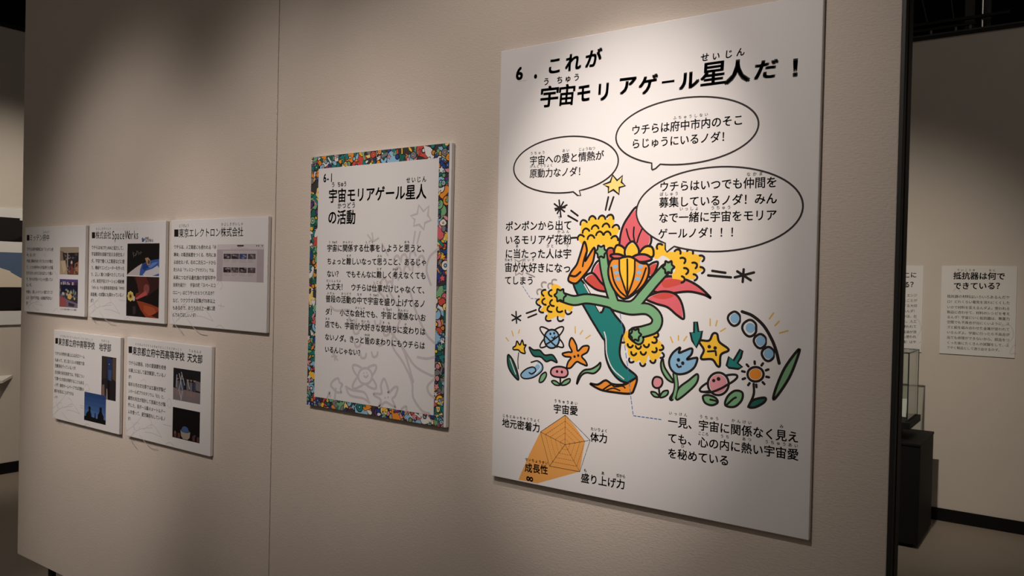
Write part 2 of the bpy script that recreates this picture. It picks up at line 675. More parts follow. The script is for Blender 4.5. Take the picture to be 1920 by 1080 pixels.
b1, z = bubble('speech_bubble', [(963.3, 318), (1158.3, 300), (1075, 255), (1060, 361.5)], [(1074, 359.5), (1082, 366.5), (1088, 367), (1086, 358.5)], .0016)
k = Ink(big, (920, 50, 3.6), z)
k.text('[宇宙|うちゅう]への[愛|あい]と[情熱|じょうねつ]が', (262, 905), (762, 868), m=M_INK2, ruby=.36)
k.text('[原動力|げんどうりょく]なノダ！', (262, 992), (640, 975), m=M_INK2, ruby=.36)
k.build('bubble_text', b1)
b2, z = bubble('speech_bubble', [(1153.9, 261), (1421.7, 232), (1321, 179.6), (1245, 311.5)], [(1215, 312.5), (1221, 318), (1222, 319.5), (1228, 317), (1236, 310)], .0018)
k = Ink(big, base=z)
k.text('ウチらは[府中市内|ふちゅうしない]のそこ', (1182.5, 245), (1393.9, 225), m=M_INK2, ruby=.34)
k.text('らじゅうにいるノダ！', (1182.5, 270.8), (1370.5, 256), m=M_INK2)
k.build('bubble_text', b2)
b3, z = bubble('speech_bubble', [(1192, 400), (1505, 389), (1362, 313.2), (1340, 473.3)], [(1243.5, 459), (1246, 468), (1249, 473.5), (1256, 468), (1262, 463.7)], .0021)
k = Ink(big, (1180, 300, 4.154), z)
k.text('ウチらはいつでも[仲間|なかま]を', (228, 212), (1152, 178), m=M_INK2, ruby=.36)
k.text('[募集|ぼしゅう]しているノダ！みん', (225, 335), (1150, 305), m=M_INK2, ruby=.36)
k.text('なで[一緒|いっしょ]に[宇宙|うちゅう]をモリア', (222, 455), (1148, 435), m=M_INK2, ruby=.36)
k.text('ゲールノダ！！！', (218, 578), (860, 566), m=M_INK2)
k.build('bubble_text', b3)

k = Ink(big, (920, 330, 4.5), .0024)
k.text('ポンポンから[出|で]て', (125, 421), (685, 414), m=M_INK2, ruby=.34)
k.text('いるモリアゲ[花粉|かふん]', (122, 535), (682, 535), m=M_INK2, ruby=.34)
k.text('に[当|あ]たった[人|ひと]は[宇|う]', (122, 650), (680, 655), m=M_INK2, ruby=.34)
k.text('[宙|ちゅう]が[大好|だいす]きになっ', (118, 765), (678, 775), m=M_INK2, ruby=.34)
k.text('てしまう', (118, 873), (365, 880), m=M_INK2)
k.build('caption_text')
k = Ink(big, (1190, 750, 3.723), .0008)
k.text('[一見|いっけん]、[宇宙|うちゅう]に[関係|かんけい]なく[見|み]え', (225, 148), (1142, 273), m=M_INK2, ruby=.34)
k.text('ても、[心|こころ]の[内|うち]に[熱|あつ]い[宇宙愛|うちゅうあい]', (222, 262), (1140, 395), m=M_INK2, ruby=.34)
k.text('を[秘|ひ]めている', (222, 368), (655, 430), m=M_INK2, ruby=.34)
k.build('caption_text')

# five-sided chart
k = Ink(big, (920, 730, 5.4), .0004)
C0, C5 = (749, 549), [(752, 252), (1002, 507), (897, 823), (593, 763), (503, 418)]
k.poly([(752, 252), (862, 385), (948, 515), (897, 823), (470, 936), (282, 896), (392, 640), (503, 418)], pm('chart'))
for q in (.2, .4, .6, .8):
    R5 = [(C0[0] + (p[0] - C0[0]) * q, C0[1] + (p[1] - C0[1]) * q) for p in C5]
    for i in range(5):
        p0, p1 = np.array(R5[i]), np.array(R5[(i + 1) % 5])
        n = max(3, int(np.hypot(*(p1 - p0)) / 22))
        for j in range(n):
            k.stroke([p0 + (p1 - p0) * (j + .15) / n, p0 + (p1 - p0) * (j + .75) / n], .0005, M_INK2)
for p in C5:
    k.stroke([C0, p], .0006, M_INK2)
k.stroke(C5 + [C5[0]], .0009, M_INK2, smooth=False)
ch5 = k.build('radar_chart')
k = Ink(big, (920, 730, 5.4), .0046)
k.text('[宇宙愛|うちゅうあい]', (632, 182), (880, 210), m=M_INK, ruby=.36)
k.part('chart_label', ch5)
k.text('[地元密着力|じもとみっちゃくりょく]', (118, 318), (500, 380), m=M_INK, ruby=.36)
k.part('chart_label', ch5)
k.text('[体力|たいりょく]', (1003, 472), (1178, 490), m=M_INK, ruby=.36)
k.part('chart_label', ch5)
k.text('[成長性|せいちょうせい]', (345, 770), (580, 800), m=M_INK, ruby=.36)
k.text('∞', (360, 875), (436, 878), k=1.15, wt=.022)
k.part('chart_label', ch5)
k.text('[盛|も]り[上|あ]げ[力|ぢから]', (908, 880), (1355, 958), m=M_INK, ruby=.36)
k.build('chart_label', ch5)


def dashes(pts, n, w, m, base, name):
    k = Ink(big, base=base)
    for p0, p1, c in zip(pts[:-1], pts[1:], n):
        p0, p1 = np.array(p0, float), np.array(p1, float)
        for j in range(c):
            k.stroke([p0 + (p1 - p0) * (j + .1) / c, p0 + (p1 - p0) * (j + .7) / c], w, m)
    k.build(name)


dashes([(979.7, 535), (994.6, 558.5), (1009, 559.7)], (4, 2), .0013, pm('dash'), .0009, 'dashed_line')
dashes([(1161.5, 587.4), (1176, 690), (1181, 741.5), (1186, 779), (1240, 787)], (7, 4, 4, 7), .0014, pm('dash'), .0052, 'dashed_line')

LW = .0042     # marker width of the drawings


def pompom(crop, fill_pts, scales, name='pompom_drawing', base=.0006, fill='yellow', lw=None):
    k = Ink(big, crop, base)
    k.poly(fill_pts, pm(fill), smooth=True)
    for s in scales:
        k.stroke(s, lw or LW * .9, taper=False)
    k.build(name)


def arcs(rows, r, up):
    """rows of small scallop arcs; up=1 opens down, -1 opens up"""
    out = []
    for x, y, g in rows:
        p = []
        for t in (-1.25, -.75, 0, .7, 1.15):
            ax, ay = r * .8 * math.sin(t), -up * r * (1.15 * math.cos(t) - .2)
            cg, sg = math.cos(g), math.sin(g)
            p.append((x + ax * cg - ay * sg, y + ax * sg + ay * cg))
        out.append(p)
    return out


Z6 = (1060, 380, 6.0)
Z5 = (1140, 500, 5.4)
C3 = (920, 520, 4.153)
C4 = (1190, 530, 4.0)

pompom(Z6, [(165, 330), (180, 230), (260, 200), (290, 160), (360, 190), (400, 150), (460, 190), (500, 145), (545, 200), (540, 260), (600, 300), (570, 380), (590, 450), (560, 520), (470, 510), (400, 470), (330, 500), (260, 560), (190, 480), (145, 420), (150, 370)],
       arcs([(205, 245, -.3), (300, 200, -.1), (405, 195, .1), (495, 185, .35), (230, 340, -.2), (330, 305, 0), (450, 285, .15), (560, 300, .3), (175, 410, -.4), (285, 415, -.1), (380, 375, 0), (465, 375, .1), (545, 425, .35)], 52, 1))
pompom(Z6, [(975, 590), (1010, 490), (1060, 465), (1110, 480), (1120, 545), (1200, 560), (1250, 540), (1330, 560), (1400, 560), (1470, 590), (1540, 600), (1500, 690), (1540, 760), (1470, 800), (1440, 870), (1350, 860), (1290, 890), (1220, 890), (1190, 820), (1230, 760), (1180, 660), (1090, 600), (1020, 640)],
       arcs([(1060, 510, -.6), (1250, 575, .5), (1390, 575, .5), (1510, 640, 1.2), (1300, 665, 1.0), (1430, 720, 1.1), (1510, 770, 1.4), (1330, 780, 1.3), (1430, 850, 1.5), (1290, 870, 1.7)], 48, 1), base=.0012)
pompom(C3, [(385, 150), (400, 90), (470, 110), (470, 50), (540, 70), (560, 160), (640, 200), (620, 265), (580, 250), (570, 310), (520, 300), (470, 320), (430, 320), (440, 270), (385, 260), (410, 215), (365, 195)],
       arcs([(385, 190, -1.6), (425, 120, -1.2), (480, 120, -1.5), (430, 185, -1.7), (490, 195, -1.8), (405, 245, -1.9), (470, 240, -1.9), (540, 240, -2.4), (455, 310, -2.2), (545, 310, -2.6), (605, 255, -2.8)], 33, 1), base=.0006)
k = Ink(big, C3, .0020)
for x, y in ((420, 60), (500, 40), (385, 115), (470, 70)):
    k.stroke(arcs([(x, y, -.8)], 30, 1)[0], LW * .8, M_GREYINK2)
k.build('pompom_outline', label='faded grey outline')
pompom(Z5, [(150, 690), (200, 650), (300, 740), (400, 700), (430, 650), (500, 680), (490, 730), (540, 790), (520, 900), (480, 950), (430, 960), (400, 900), (365, 1000), (310, 950), (270, 965), (200, 900), (190, 830), (150, 770)],
       arcs([(220, 785, .2), (300, 800, 0), (380, 785, -.2), (455, 745, -.8), (255, 865, .2), (350, 860, 0), (455, 840, -.8), (235, 940, .6), (345, 975, .1), (445, 945, -.2), (520, 820, -1.2), (525, 900, -1.3), (470, 690, -1.0), (150, 740, .9)], 36, -1), base=.0006)

# flowering plant in the middle: teal stalk, green tendrils, orange bud, red leaves
k = Ink(big, (0, 0, 1), .0008)
for pts, c in (([(1112, 500), (1125, 488), (1140, 508), (1142, 535), (1136, 545), (1120, 538), (1108, 520)], 'pink'),
               ([(1094, 522), (1110, 512), (1126, 530), (1142, 545), (1128, 546), (1112, 540)], 'red'),
               ([(1222, 543), (1246, 520), (1280, 524), (1308, 538), (1331, 560), (1318, 554), (1290, 548), (1256, 551), (1236, 550)], 'pink'),
               ([(1210, 560), (1236, 548), (1262, 551), (1276, 568), (1281, 598), (1268, 592), (1250, 577), (1228, 570)], 'pink'),
               ([(1136, 478), (1146, 500), (1150, 470), (1140, 466)], 'red'),
               ([(1214, 500), (1232, 492), (1226, 512), (1216, 520)], 'red')):
    k.shape(pts, pm(c), LW, gap=.004)
    if pts[0] in ((1094, 522), (1210, 560), (1136, 478)):
        k.part('leaf_drawing')
k.poly([(1240, 528), (1262, 524), (1282, 530), (1262, 538), (1244, 540)], pm('red'), smooth=True)
k.poly([(1222, 556), (1246, 550), (1262, 556), (1242, 562)], pm('red'), smooth=True)
k.build('leaf_drawing', label='red and pink leaves')

k = Ink(big, C3, .0016)
k.shape([(640, 40), (700, 20), (760, 110), (850, 272), (895, 205), (960, 290), (1035, 395), (1012, 480), (1000, 600), (1040, 690), (1132, 775), (1085, 822), (1000, 800), (930, 720), (893, 620), (885, 500), (860, 460), (770, 310), (690, 165)], pm('teal'), LW)
k.stroke([(880, 425), (893, 480), (900, 600), (945, 710), (1030, 790)], .0022, pm('white'))
k.stroke([(725, 55), (790, 170), (845, 265)], .0022, pm('white'))
k.shape([(770, 825), (830, 832), (890, 800), (945, 830), (1040, 832), (1130, 785), (1112, 868), (1078, 905), (950, 893), (850, 872)], pm('orange'), LW)
k.stroke([(870, 872), (930, 835), (960, 850), (1020, 845), (1040, 860)], LW * .7)
k.stroke([(900, 875), (950, 862), (1000, 880)], LW * .6)
k.build('stalk_drawing', label='teal stalk on an orange root')

k = Ink(big, Z6, .0022)
k.shape([(28, 860), (60, 780), (120, 700), (150, 620), (175, 540), (210, 440), (238, 540), (215, 660), (320, 505), (312, 640), (265, 740), (185, 840), (120, 905), (55, 895)], pm('orange'), LW)
k.stroke([(55, 820), (110, 825), (165, 780)], LW)
k.stroke([(190, 715), (205, 640), (230, 560)], LW * .8)
k.build('tulip_drawing', label='orange tulip head')

k = Ink(big, (0, 0, 1), .0026)


def tendril(k, pts, w, ink):
    q = smooth_pts([k.at(p) for p in pts])
    k.ribbon_l(q, w + (2 * LW * .9 if ink else 0), M_INK if ink else pm('green'))


for ink in (True, False):
    tendril(k, [(1052, 556), (1075, 563), (1100, 560), (1135, 566), (1152, 572)], .013, ink)
    tendril(k, [(1129, 476), (1134, 510), (1143, 545), (1152, 572)], .013, ink)
    tendril(k, [(1246, 506), (1226, 528), (1206, 552), (1184, 574), (1152, 572)], .014, ink)
    tendril(k, [(1150, 572), (1180, 580), (1212, 580), (1230, 596), (1226, 614), (1205, 622), (1186, 626), (1196, 636)], .015, ink)
k.disc((1151, 570), .0075, .0075, pm('green'))
for x, y in ((1050, 553), (1126, 472), (1252, 502), (1190, 628)):
    star = [(x + (9 if i % 2 else 13) * math.cos(i * math.pi / 6) * .85, y + (9 if i % 2 else 13) * math.sin(i * math.pi / 6)) for i in range(12)]
    k.shape(star, pm('green'), LW * .9)
k.build('tendril_drawing', label='green tendrils with leafy ends')

k = Ink(big, Z6, .0042)
k.shape([(520, 640), (600, 630), (720, 610), (840, 680), (920, 700), (930, 800), (880, 920), (790, 1010), (690, 1075), (620, 1070), (540, 980), (485, 850), (480, 730)], pm('orange'), LW)
k.poly([(600, 660), (690, 625), (775, 660), (760, 800), (690, 960), (620, 820)], pm('yellow'), smooth=True)
for pts in ([(600, 650), (605, 780), (640, 900), (690, 1050)], [(690, 640), (692, 800), (690, 1050)], [(775, 650), (770, 800), (740, 920), (690, 1050)], [(510, 730), (540, 880), (600, 990), (675, 1060)], [(900, 740), (850, 880), (780, 990), (705, 1060)]):
    k.stroke(pts, LW * .8)
for y in (720, 790, 860):
    k.disc((555 + (y - 720) * .22, y), .0050, .0034, pm('blue'))
    k.disc((838 - (y - 720) * .22, y), .0050, .0034, pm('blue'))
k.build('bud_drawing', label='orange bud with yellow and blue spots')
k = Ink(big, Z6, .0010)
k.shape([(612, 560), (604, 440), (630, 300), (690, 180), (810, 50), (900, 250), (960, 430), (860, 590), (720, 600)], pm('pink'), LW, gap=.004)
k.stroke([(765, 280), (760, 370), (775, 460)], LW * .7)
k.stroke([(855, 300), (820, 380), (800, 450)], LW * .7)
k.stroke([(680, 300), (700, 380), (730, 450)], LW * .7)
for pts in ([(560, 610), (545, 540), (575, 480), (640, 500), (680, 560), (690, 625)], [(960, 620), (985, 560), (960, 500), (890, 500), (830, 560), (800, 625)], [(690, 630), (660, 560), (690, 480), (750, 440), (800, 490), (820, 560), (780, 630)]):
    k.shape(pts, pm('yellow'), LW, gap=.003)
for pts in ([(690, 640), (620, 590), (540, 580), (500, 600), (560, 640), (640, 660)], [(720, 640), (800, 590), (900, 590), (965, 640), (880, 670), (780, 665)]):
    k.shape(pts, pm('pink'), LW, gap=.003)
k.build('petal_drawing', label='pink pointed petal with yellow petals')

# burst marks
k = Ink(big, (920, 330, 4.5), .0006)
for p, q in (((575, 205), (590, 345)), ((535, 235), (620, 300)), ((640, 245), (545, 290)), ((610, 220), (560, 315)), ((540, 275), (625, 265))):
    k.stroke([p, q], LW * .8, taper=False)
k.part('spark_star')
for grp in ((((675, 292), (732, 335)), ((650, 335), (728, 380))), (((680, 522), (722, 520)),), (((988, 180), (965, 288)), ((1032, 180), (995, 288)))):
    for p, q in grp:
        k.stroke([p, q], LW * .85)
    k.part('motion_mark')
k = Ink(big, (1180, 300, 4.154), .0006)
for p, q in (((640, 870), (742, 886)), ((608, 905), (785, 922))):
    k.stroke([p, q], LW * 1.0)
k.part('motion_mark')
for p, q in (((815, 922), (965, 885)), ((835, 875), (940, 945)), ((885, 860), (877, 958))):
    k.stroke([p, q], LW * 1.0)
k.build('spark_star')
k = Ink(big, C3, .0006)
for p, q in (((198, 262), (202, 350)), ((165, 285), (232, 330)), ((235, 292), (168, 330))):
    k.stroke([p, q], LW * .8)
k.part('spark_star')
for p, q in (((278, 275), (352, 250)), ((290, 308), (356, 282))):
    k.stroke([p, q], LW * .8)
k.build('motion_mark')


def star_pts(c, R, r, n=5, rot=-.3, asp=.82):
    return [(c[0] + (R if i % 2 == 0 else r) * math.sin(rot + i * math.pi / n) * asp, c[1] - (R if i % 2 == 0 else r) * math.cos(rot + i * math.pi / n)) for i in range(2 * n)]


k = Ink(big, (920, 330, 4.5), .0014)
k.shape([(945, 75), (1005, 52), (1025, -5), (1062, 40), (1108, 0), (1098, 55), (1130, 85), (1080, 100), (1078, 158), (1030, 118), (988, 142), (990, 95)], pm('yellow2'), LW * .9, smooth=False)
k.build('star_drawing', label='pale yellow six-pointed star')
k = Ink(big, (920, 330, 4.5), .0008)
q = [(205, 700), (235, 720), (275, 700), (265, 745), (275, 790), (268, 830), (240, 815), (212, 835), (212, 790), (190, 770), (212, 745)]
k.stroke(q, LW * .7, M_GREYINK2, smooth=False, closed=True)
k.stroke([(300, 815), (370, 848)], LW * .7, M_GREYINK2)
k.stroke([(345, 535), (680, 570), (560, 560)], .0004, M_GREYINK)
k.build('star_drawing', label='faded grey star outline')


def rays(crop, segs, col='gold', w=LW * .55):
    k = Ink(big, crop, .0005)
    for i in range(0, len(segs), 3):
        for p, q in segs[i:i + 3]:
            k.stroke([p, q], w, pm(col))
        k.part('ray_mark', label='short golden rays')


rays(C3, [((120, 462), (140, 488)), ((166, 412), (176, 450)), ((225, 402), (217, 428)), ((655, 382), (655, 430)), ((712, 412), (693, 440)), ((772, 450), (738, 474))])
rays(C4, [((262, 410), (278, 452)), ((322, 402), (322, 436)), ((384, 408), (362, 440)), ((560, 278), (560, 328)), ((612, 292), (602, 330)), ((674, 350), (638, 372)), ((1036, 238), (1005, 280)), ((1078, 300), (1048, 332)), ((1144, 372), (1082, 388))])

k = Ink(big, C3, .0006)
k.shape([(205, 490), (228, 520), (245, 482), (258, 520), (275, 520), (262, 550), (268, 585), (235, 578), (215, 558), (180, 556), (175, 540), (195, 525)], pm('yellow'), LW * .75)
k.stroke([(218, 580), (212, 640), (215, 705)], LW * .5)
k.shape([(140, 595), (175, 640), (205, 720), (216, 790), (170, 745), (140, 690), (132, 630)], pm('dkgreen'), LW * .9)
k.stroke([(152, 625), (175, 690), (195, 745)], .0018, pm('white'))
k.build('flower_drawing', label='small yellow flower with a dark leaf')
k = Ink(big, C3, .0006)
k.shape([(300, 538), (335, 560), (380, 562), (420, 600), (480, 600), (515, 658), (470, 640), (430, 650), (390, 615), (340, 608), (315, 580)], pm('dkgreen'), LW * .8)
k.build('leaf_drawing', label='wavy dark green leaf')
k = Ink(big, C3, .0006)
k.poly([(232, 750), (280, 700), (340, 690), (370, 650), (405, 670), (400, 720), (350, 765), (270, 780)], pm('blue'), smooth=True)
k.stroke([(315, 655), (365, 645), (402, 680), (395, 725), (330, 772), (260, 780), (235, 750), (275, 708), (330, 692), (350, 720), (320, 745), (300, 735)], LW * .7)
k.stroke([(330, 672), (375, 668), (385, 700), (345, 745)], .002, pm('white'))
k.build('galaxy_drawing', label='pale blue spiral')
k = Ink(big, C3, .0006)
for ang in (.72, -.72):
    e = []
    for i in range(28):
        t = 2 * math.pi * i / 28
        x, y = 118 * math.cos(t), 34 * math.sin(t)
        e.append((474 + x * math.cos(ang) - y * math.sin(ang) * .9, 462 + (x * math.sin(ang) + y * math.cos(ang)) * .98))
    k.poly(e, pm('white'))
    k.stroke(e, LW * .75, closed=True)
k.shape([(474 + 58 * math.sin(i * math.pi / 10), 475 - 72 * math.cos(i * math.pi / 10)) for i in range(20)], pm('blue'), LW * .85)
k.stroke([(425, 520), (475, 490), (530, 450)], LW * .75)
k.stroke([(418, 445), (470, 500), (515, 540)], LW * .75)
k.disc((463, 436), .0022, .0024, M_INK)
k.disc((492, 432), .0022, .0024, M_INK)
k.stroke([(474, 462), (486, 470), (500, 455)], LW * .6)
k.build('planet_drawing', label='smiling blue planet with two crossed rings')
k = Ink(big, C3, .0006)
k.shape([(628, 468), (662, 520), (675, 570), (715, 535), (760, 535), (748, 580), (705, 610), (735, 650), (745, 685), (700, 668), (665, 655), (620, 700), (590, 698), (600, 655), (622, 620), (575, 612), (556, 590), (600, 578), (630, 575), (608, 520)], pm('orange'), LW * .85)
k.disc((650, 614), .0025, .0026, M_INK)
k.disc((678, 606), .0025, .0026, M_INK)
k.build('flower_drawing', label='orange five-petalled flower with two dots')
k = Ink(big, C3, .0006)
k.shape([(465, 735), (480, 702), (530, 690), (585, 705), (598, 745), (575, 772), (520, 772), (480, 760)], pm('rose'), LW * .85)
k.disc((515, 728), .0026, .0028, M_INK)
k.disc((552, 732), .0026, .0028, M_INK)
k.stroke([(540, 775), (540, 832)], LW * .9)
for pts in ([(472, 805), (500, 800), (538, 832), (500, 832)], [(545, 832), (570, 800), (612, 785), (612, 810), (580, 832)]):
    k.shape(pts, pm('green'), LW * .75)
k.build('mushroom_drawing', label='pink round mushroom on two leaves')
k = Ink(big, C3, .0006)
k.shape([(376, 800), (392, 755), (425, 733), (432, 760), (410, 800), (385, 812)], pm('green'), LW * .75)
k.part('leaf_drawing', label='tiny pale green leaf')
k.shape([(850, 662), (845, 705), (800, 745), (740, 740), (700, 765), (668, 828), (680, 770), (720, 722), (780, 710), (825, 685)], pm('green'), LW * .85)
k.build('leaf_drawing', label='curved pale green leaf')

k = Ink(big, C4, .0006)
k.shape([(127, 745), (140, 715), (165, 708), (195, 722), (202, 755), (185, 785), (155, 792), (132, 775)], pm('rose'), LW * .85)
k.stroke([(175, 792), (182, 858)], LW * .9)
for pts in ([(115, 822), (150, 825), (178, 858), (140, 855)], [(182, 860), (205, 820), (242, 812), (240, 840), (210, 860)]):
    k.shape(pts, pm('green'), LW * .75)
k.build('flower_drawing', label='pink ball flower on two leaves')
k = Ink(big, C4, .0006)
for pts in ([(205, 575), (220, 640), (285, 745), (240, 730), (200, 670), (190, 610)], [(462, 690), (465, 740), (420, 800), (310, 882), (320, 800), (400, 735)]):
    k.shape(pts, pm('green'), LW * .85)
k.stroke([(295, 690), (305, 770), (295, 830), (268, 872)], LW * 2.2)
k.up(.00003)
k.stroke([(297, 692), (306, 770), (297, 830), (285, 870)], LW * 1.0, pm('green'))
k.shape([(335, 490), (325, 530), (368, 515), (422, 498), (420, 540), (385, 580), (440, 570), (464, 575), (440, 640), (380, 682), (310, 688), (265, 650), (252, 590), (280, 530)], pm('blue'), LW * .95)
k.disc((322, 583), .0030, .0032, M_INK)
k.disc((354, 608), .0030, .0032, M_INK)
k.stroke([(310, 618), (322, 636), (340, 632)], LW * .8)
k.build('flower_drawing', label='smiling blue tulip')
k = Ink(big, C4, .0006)
k.shape([(440, 300), (462, 300), (472, 372), (500, 368), (490, 420), (455, 492), (425, 440), (410, 378), (438, 380)], pm('teal'), LW * .85, smooth=False)
k.part('leaf_drawing', label='teal arrow-shaped leaf pointing down')
k.shape([(785, 508), (802, 520), (790, 570), (765, 610), (800, 640), (770, 655), (700, 645), (682, 628), (700, 562), (735, 590)], pm('teal'), LW * .85, smooth=False)
k.build('leaf_drawing', label='teal arrow-shaped leaf pointing sideways')
k = Ink(big, C4, .0012)
k.shape([(580, 390), (612, 392), (628, 450), (690, 498), (692, 520), (640, 548), (632, 630), (610, 628), (575, 582), (500, 580), (492, 560), (512, 510), (480, 455), (490, 438), (552, 440)], pm('yellow'), LW * .95, gap=.003)
k.disc((553, 486), .0030, .0030, M_INK)
k.disc((597, 496), .0030, .0030, M_INK)
k.stroke([(542, 522), (572, 520), (600, 518)], LW * .8)
k.stroke([(600, 518), (604, 550)], LW * .8)
k.build('star_drawing', label='yellow star with a straight mouth')
k = Ink(big, C4, .0006)
for c, r in (((742, 278), 46), ((858, 350), 54), ((936, 448), 46), ((996, 545), 46)):
    pts = [(c[0] + r * (1.12 if i in (7, 8) else 1.0 - .08 * (i % 2)) * math.cos(-.5 + i * math.pi / 6) * .95, c[1] + r * 1.15 * math.sin(-.5 + i * math.pi / 6)) for i in range(12)]
    k.shape(pts, pm('white'), LW * .95)
    k.disc((c[0] + 3, c[1] - 2), .0075, .0080, pm('blue'))
k.stroke([(800, 225), (880, 258), (960, 330), (1020, 430), (1055, 520), (1078, 615)], LW * 1.2)
k.build('flower_drawing', label='arching stem with four blue bell flowers')
k = Ink(big, C4, .0006)
e = []
for i in range(28):
    t = 2 * math.pi * i / 28
    x, y = 150 * math.cos(t), 38 * math.sin(t)
    e.append((622 + x * math.cos(-.36) - y * math.sin(-.36), 760 + x * math.sin(-.36) + y * math.cos(-.36)))
k.poly(e, pm('white'))
k.stroke(e, LW * .9, closed=True)
k.shape([(620 + 78 * math.sin(i * math.pi / 10), 765 - 84 * math.cos(i * math.pi / 10)) for i in range(20)], pm('rose'), LW * .95, gap=.003)
k.stroke([(490, 822), (560, 828), (640, 800), (700, 765)], LW * .9)
k.disc((586, 740), .0028, .0028, M_INK)
k.disc((622, 728), .0032, .0032, M_INK)
for pts in ([(505, 858), (545, 848), (600, 870), (615, 905), (570, 925), (520, 905)], [(672, 925), (690, 860), (745, 818), (800, 832), (795, 890), (740, 938)]):
    k.shape(pts, pm('green'), LW * .9)
k.stroke([(560, 882), (600, 892), (612, 905)], LW * .8)
k.stroke([(680, 925), (730, 880), (752, 868)], LW * .8)
k.build('planet_drawing', label='pink ringed planet above two leaves')
k = Ink(big, C4, .0006)
k.shape([(900 + 60 * math.sin(i * math.pi / 8), 696 - 54 * math.cos(i * math.pi / 8)) for i in range(16)], pm('orange'), LW * .95, gap=.003)
for i in range(10):
    g = i * math.pi / 5 + .25
    k.stroke([(900 + 84 * math.cos(g), 696 + 78 * math.sin(g)), (900 + 104 * math.cos(g), 696 + 96 * math.sin(g))], LW * .95)
k.stroke([(886, 768), (885, 850), (845, 940)], LW * .95)
k.shape([(850, 940), (880, 890), (970, 872), (965, 905), (900, 942)], pm('dkgreen'), LW * .95)
k.build('flower_drawing', label='orange sun flower')
k = Ink(big, C4, .0006)
k.shape([(1222, 515), (1220, 560), (1150, 730), (1040, 885), (1050, 810), (1120, 650)], pm('green'), LW * 1.0, gap=.003)
k.build('leaf_drawing', label='long slim green leaf at the right edge')

# ------------------------------------------------------------------ bordered poster between the tall poster and the panel seam
mid = Sheet((-1.47484, -1.04599, 0.8401, 1.4235), 0.0, [(583, 293.3), (847, 268), (576.2, 760.5), (836.5, 800.5)])
mid.make_root('exhibition_poster', 'white text poster with a colourful doodle border', 'poster', TB)
k = Ink(mid, base=.0002)
W, H = mid.W, mid.H
x0, x1, y0, y1 = 0.0, W - .006, 0.0, H - .0005
k.poly_l([(x0, y0), (x1, y0), (x1, y1), (x0, y1)], mat('border_ground', (66, 62, 64), .5))


def clip(poly):
    for ax, lim, s in ((0, x0 + .0004, 1), (0, x1 - .0004, -1), (1, y0 + .0004, 1), (1, y1 - .0004, -1)):
        out = []
        for i in range(len(poly)):
            p, q = poly[i - 1], poly[i]
            ip, iq = s * (p[ax] - lim) >= 0, s * (q[ax] - lim) >= 0
            if ip != iq:
                t = (lim - p[ax]) / (q[ax] - p[ax])
                out.append(p + (q - p) * t)
            if iq:
                out.append(q)
        poly = out
        if len(poly) < 3:
            return []
    return poly


rs = random.Random(21)
inner = [mid.loc(p) for p in ((598.2, 315.2), (823.8, 297.8), (814.9, 778.4), (590, 744.3))]
ix0, ix1, iy0, iy1 = (inner[0][0] + inner[3][0]) / 2, (inner[1][0] + inner[2][0]) / 2, (inner[2][1] + inner[3][1]) / 2, (inner[0][1] + inner[1][1]) / 2
cols = ['teal', 'green', 'orange', 'yellow', 'red', 'pink', 'purple', 'navy', 'sky', 'grey', 'white', 'orange', 'yellow2', 'teal', 'dkgreen', 'green', 'white', 'sky', 'rose']


def ring_point():
    u = rs.uniform(0, 2 * (W + H))
    if u < W:
        return np.array([u, rs.uniform(iy1 - .004, y1)])
    u -= W
    if u < W:
        return np.array([u, rs.uniform(y0, iy0 + .004)])
    u -= W
    if u < H:
        return np.array([rs.uniform(x0, ix0 + .004), u])
    return np.array([rs.uniform(ix1 - .004, x1), u - H])


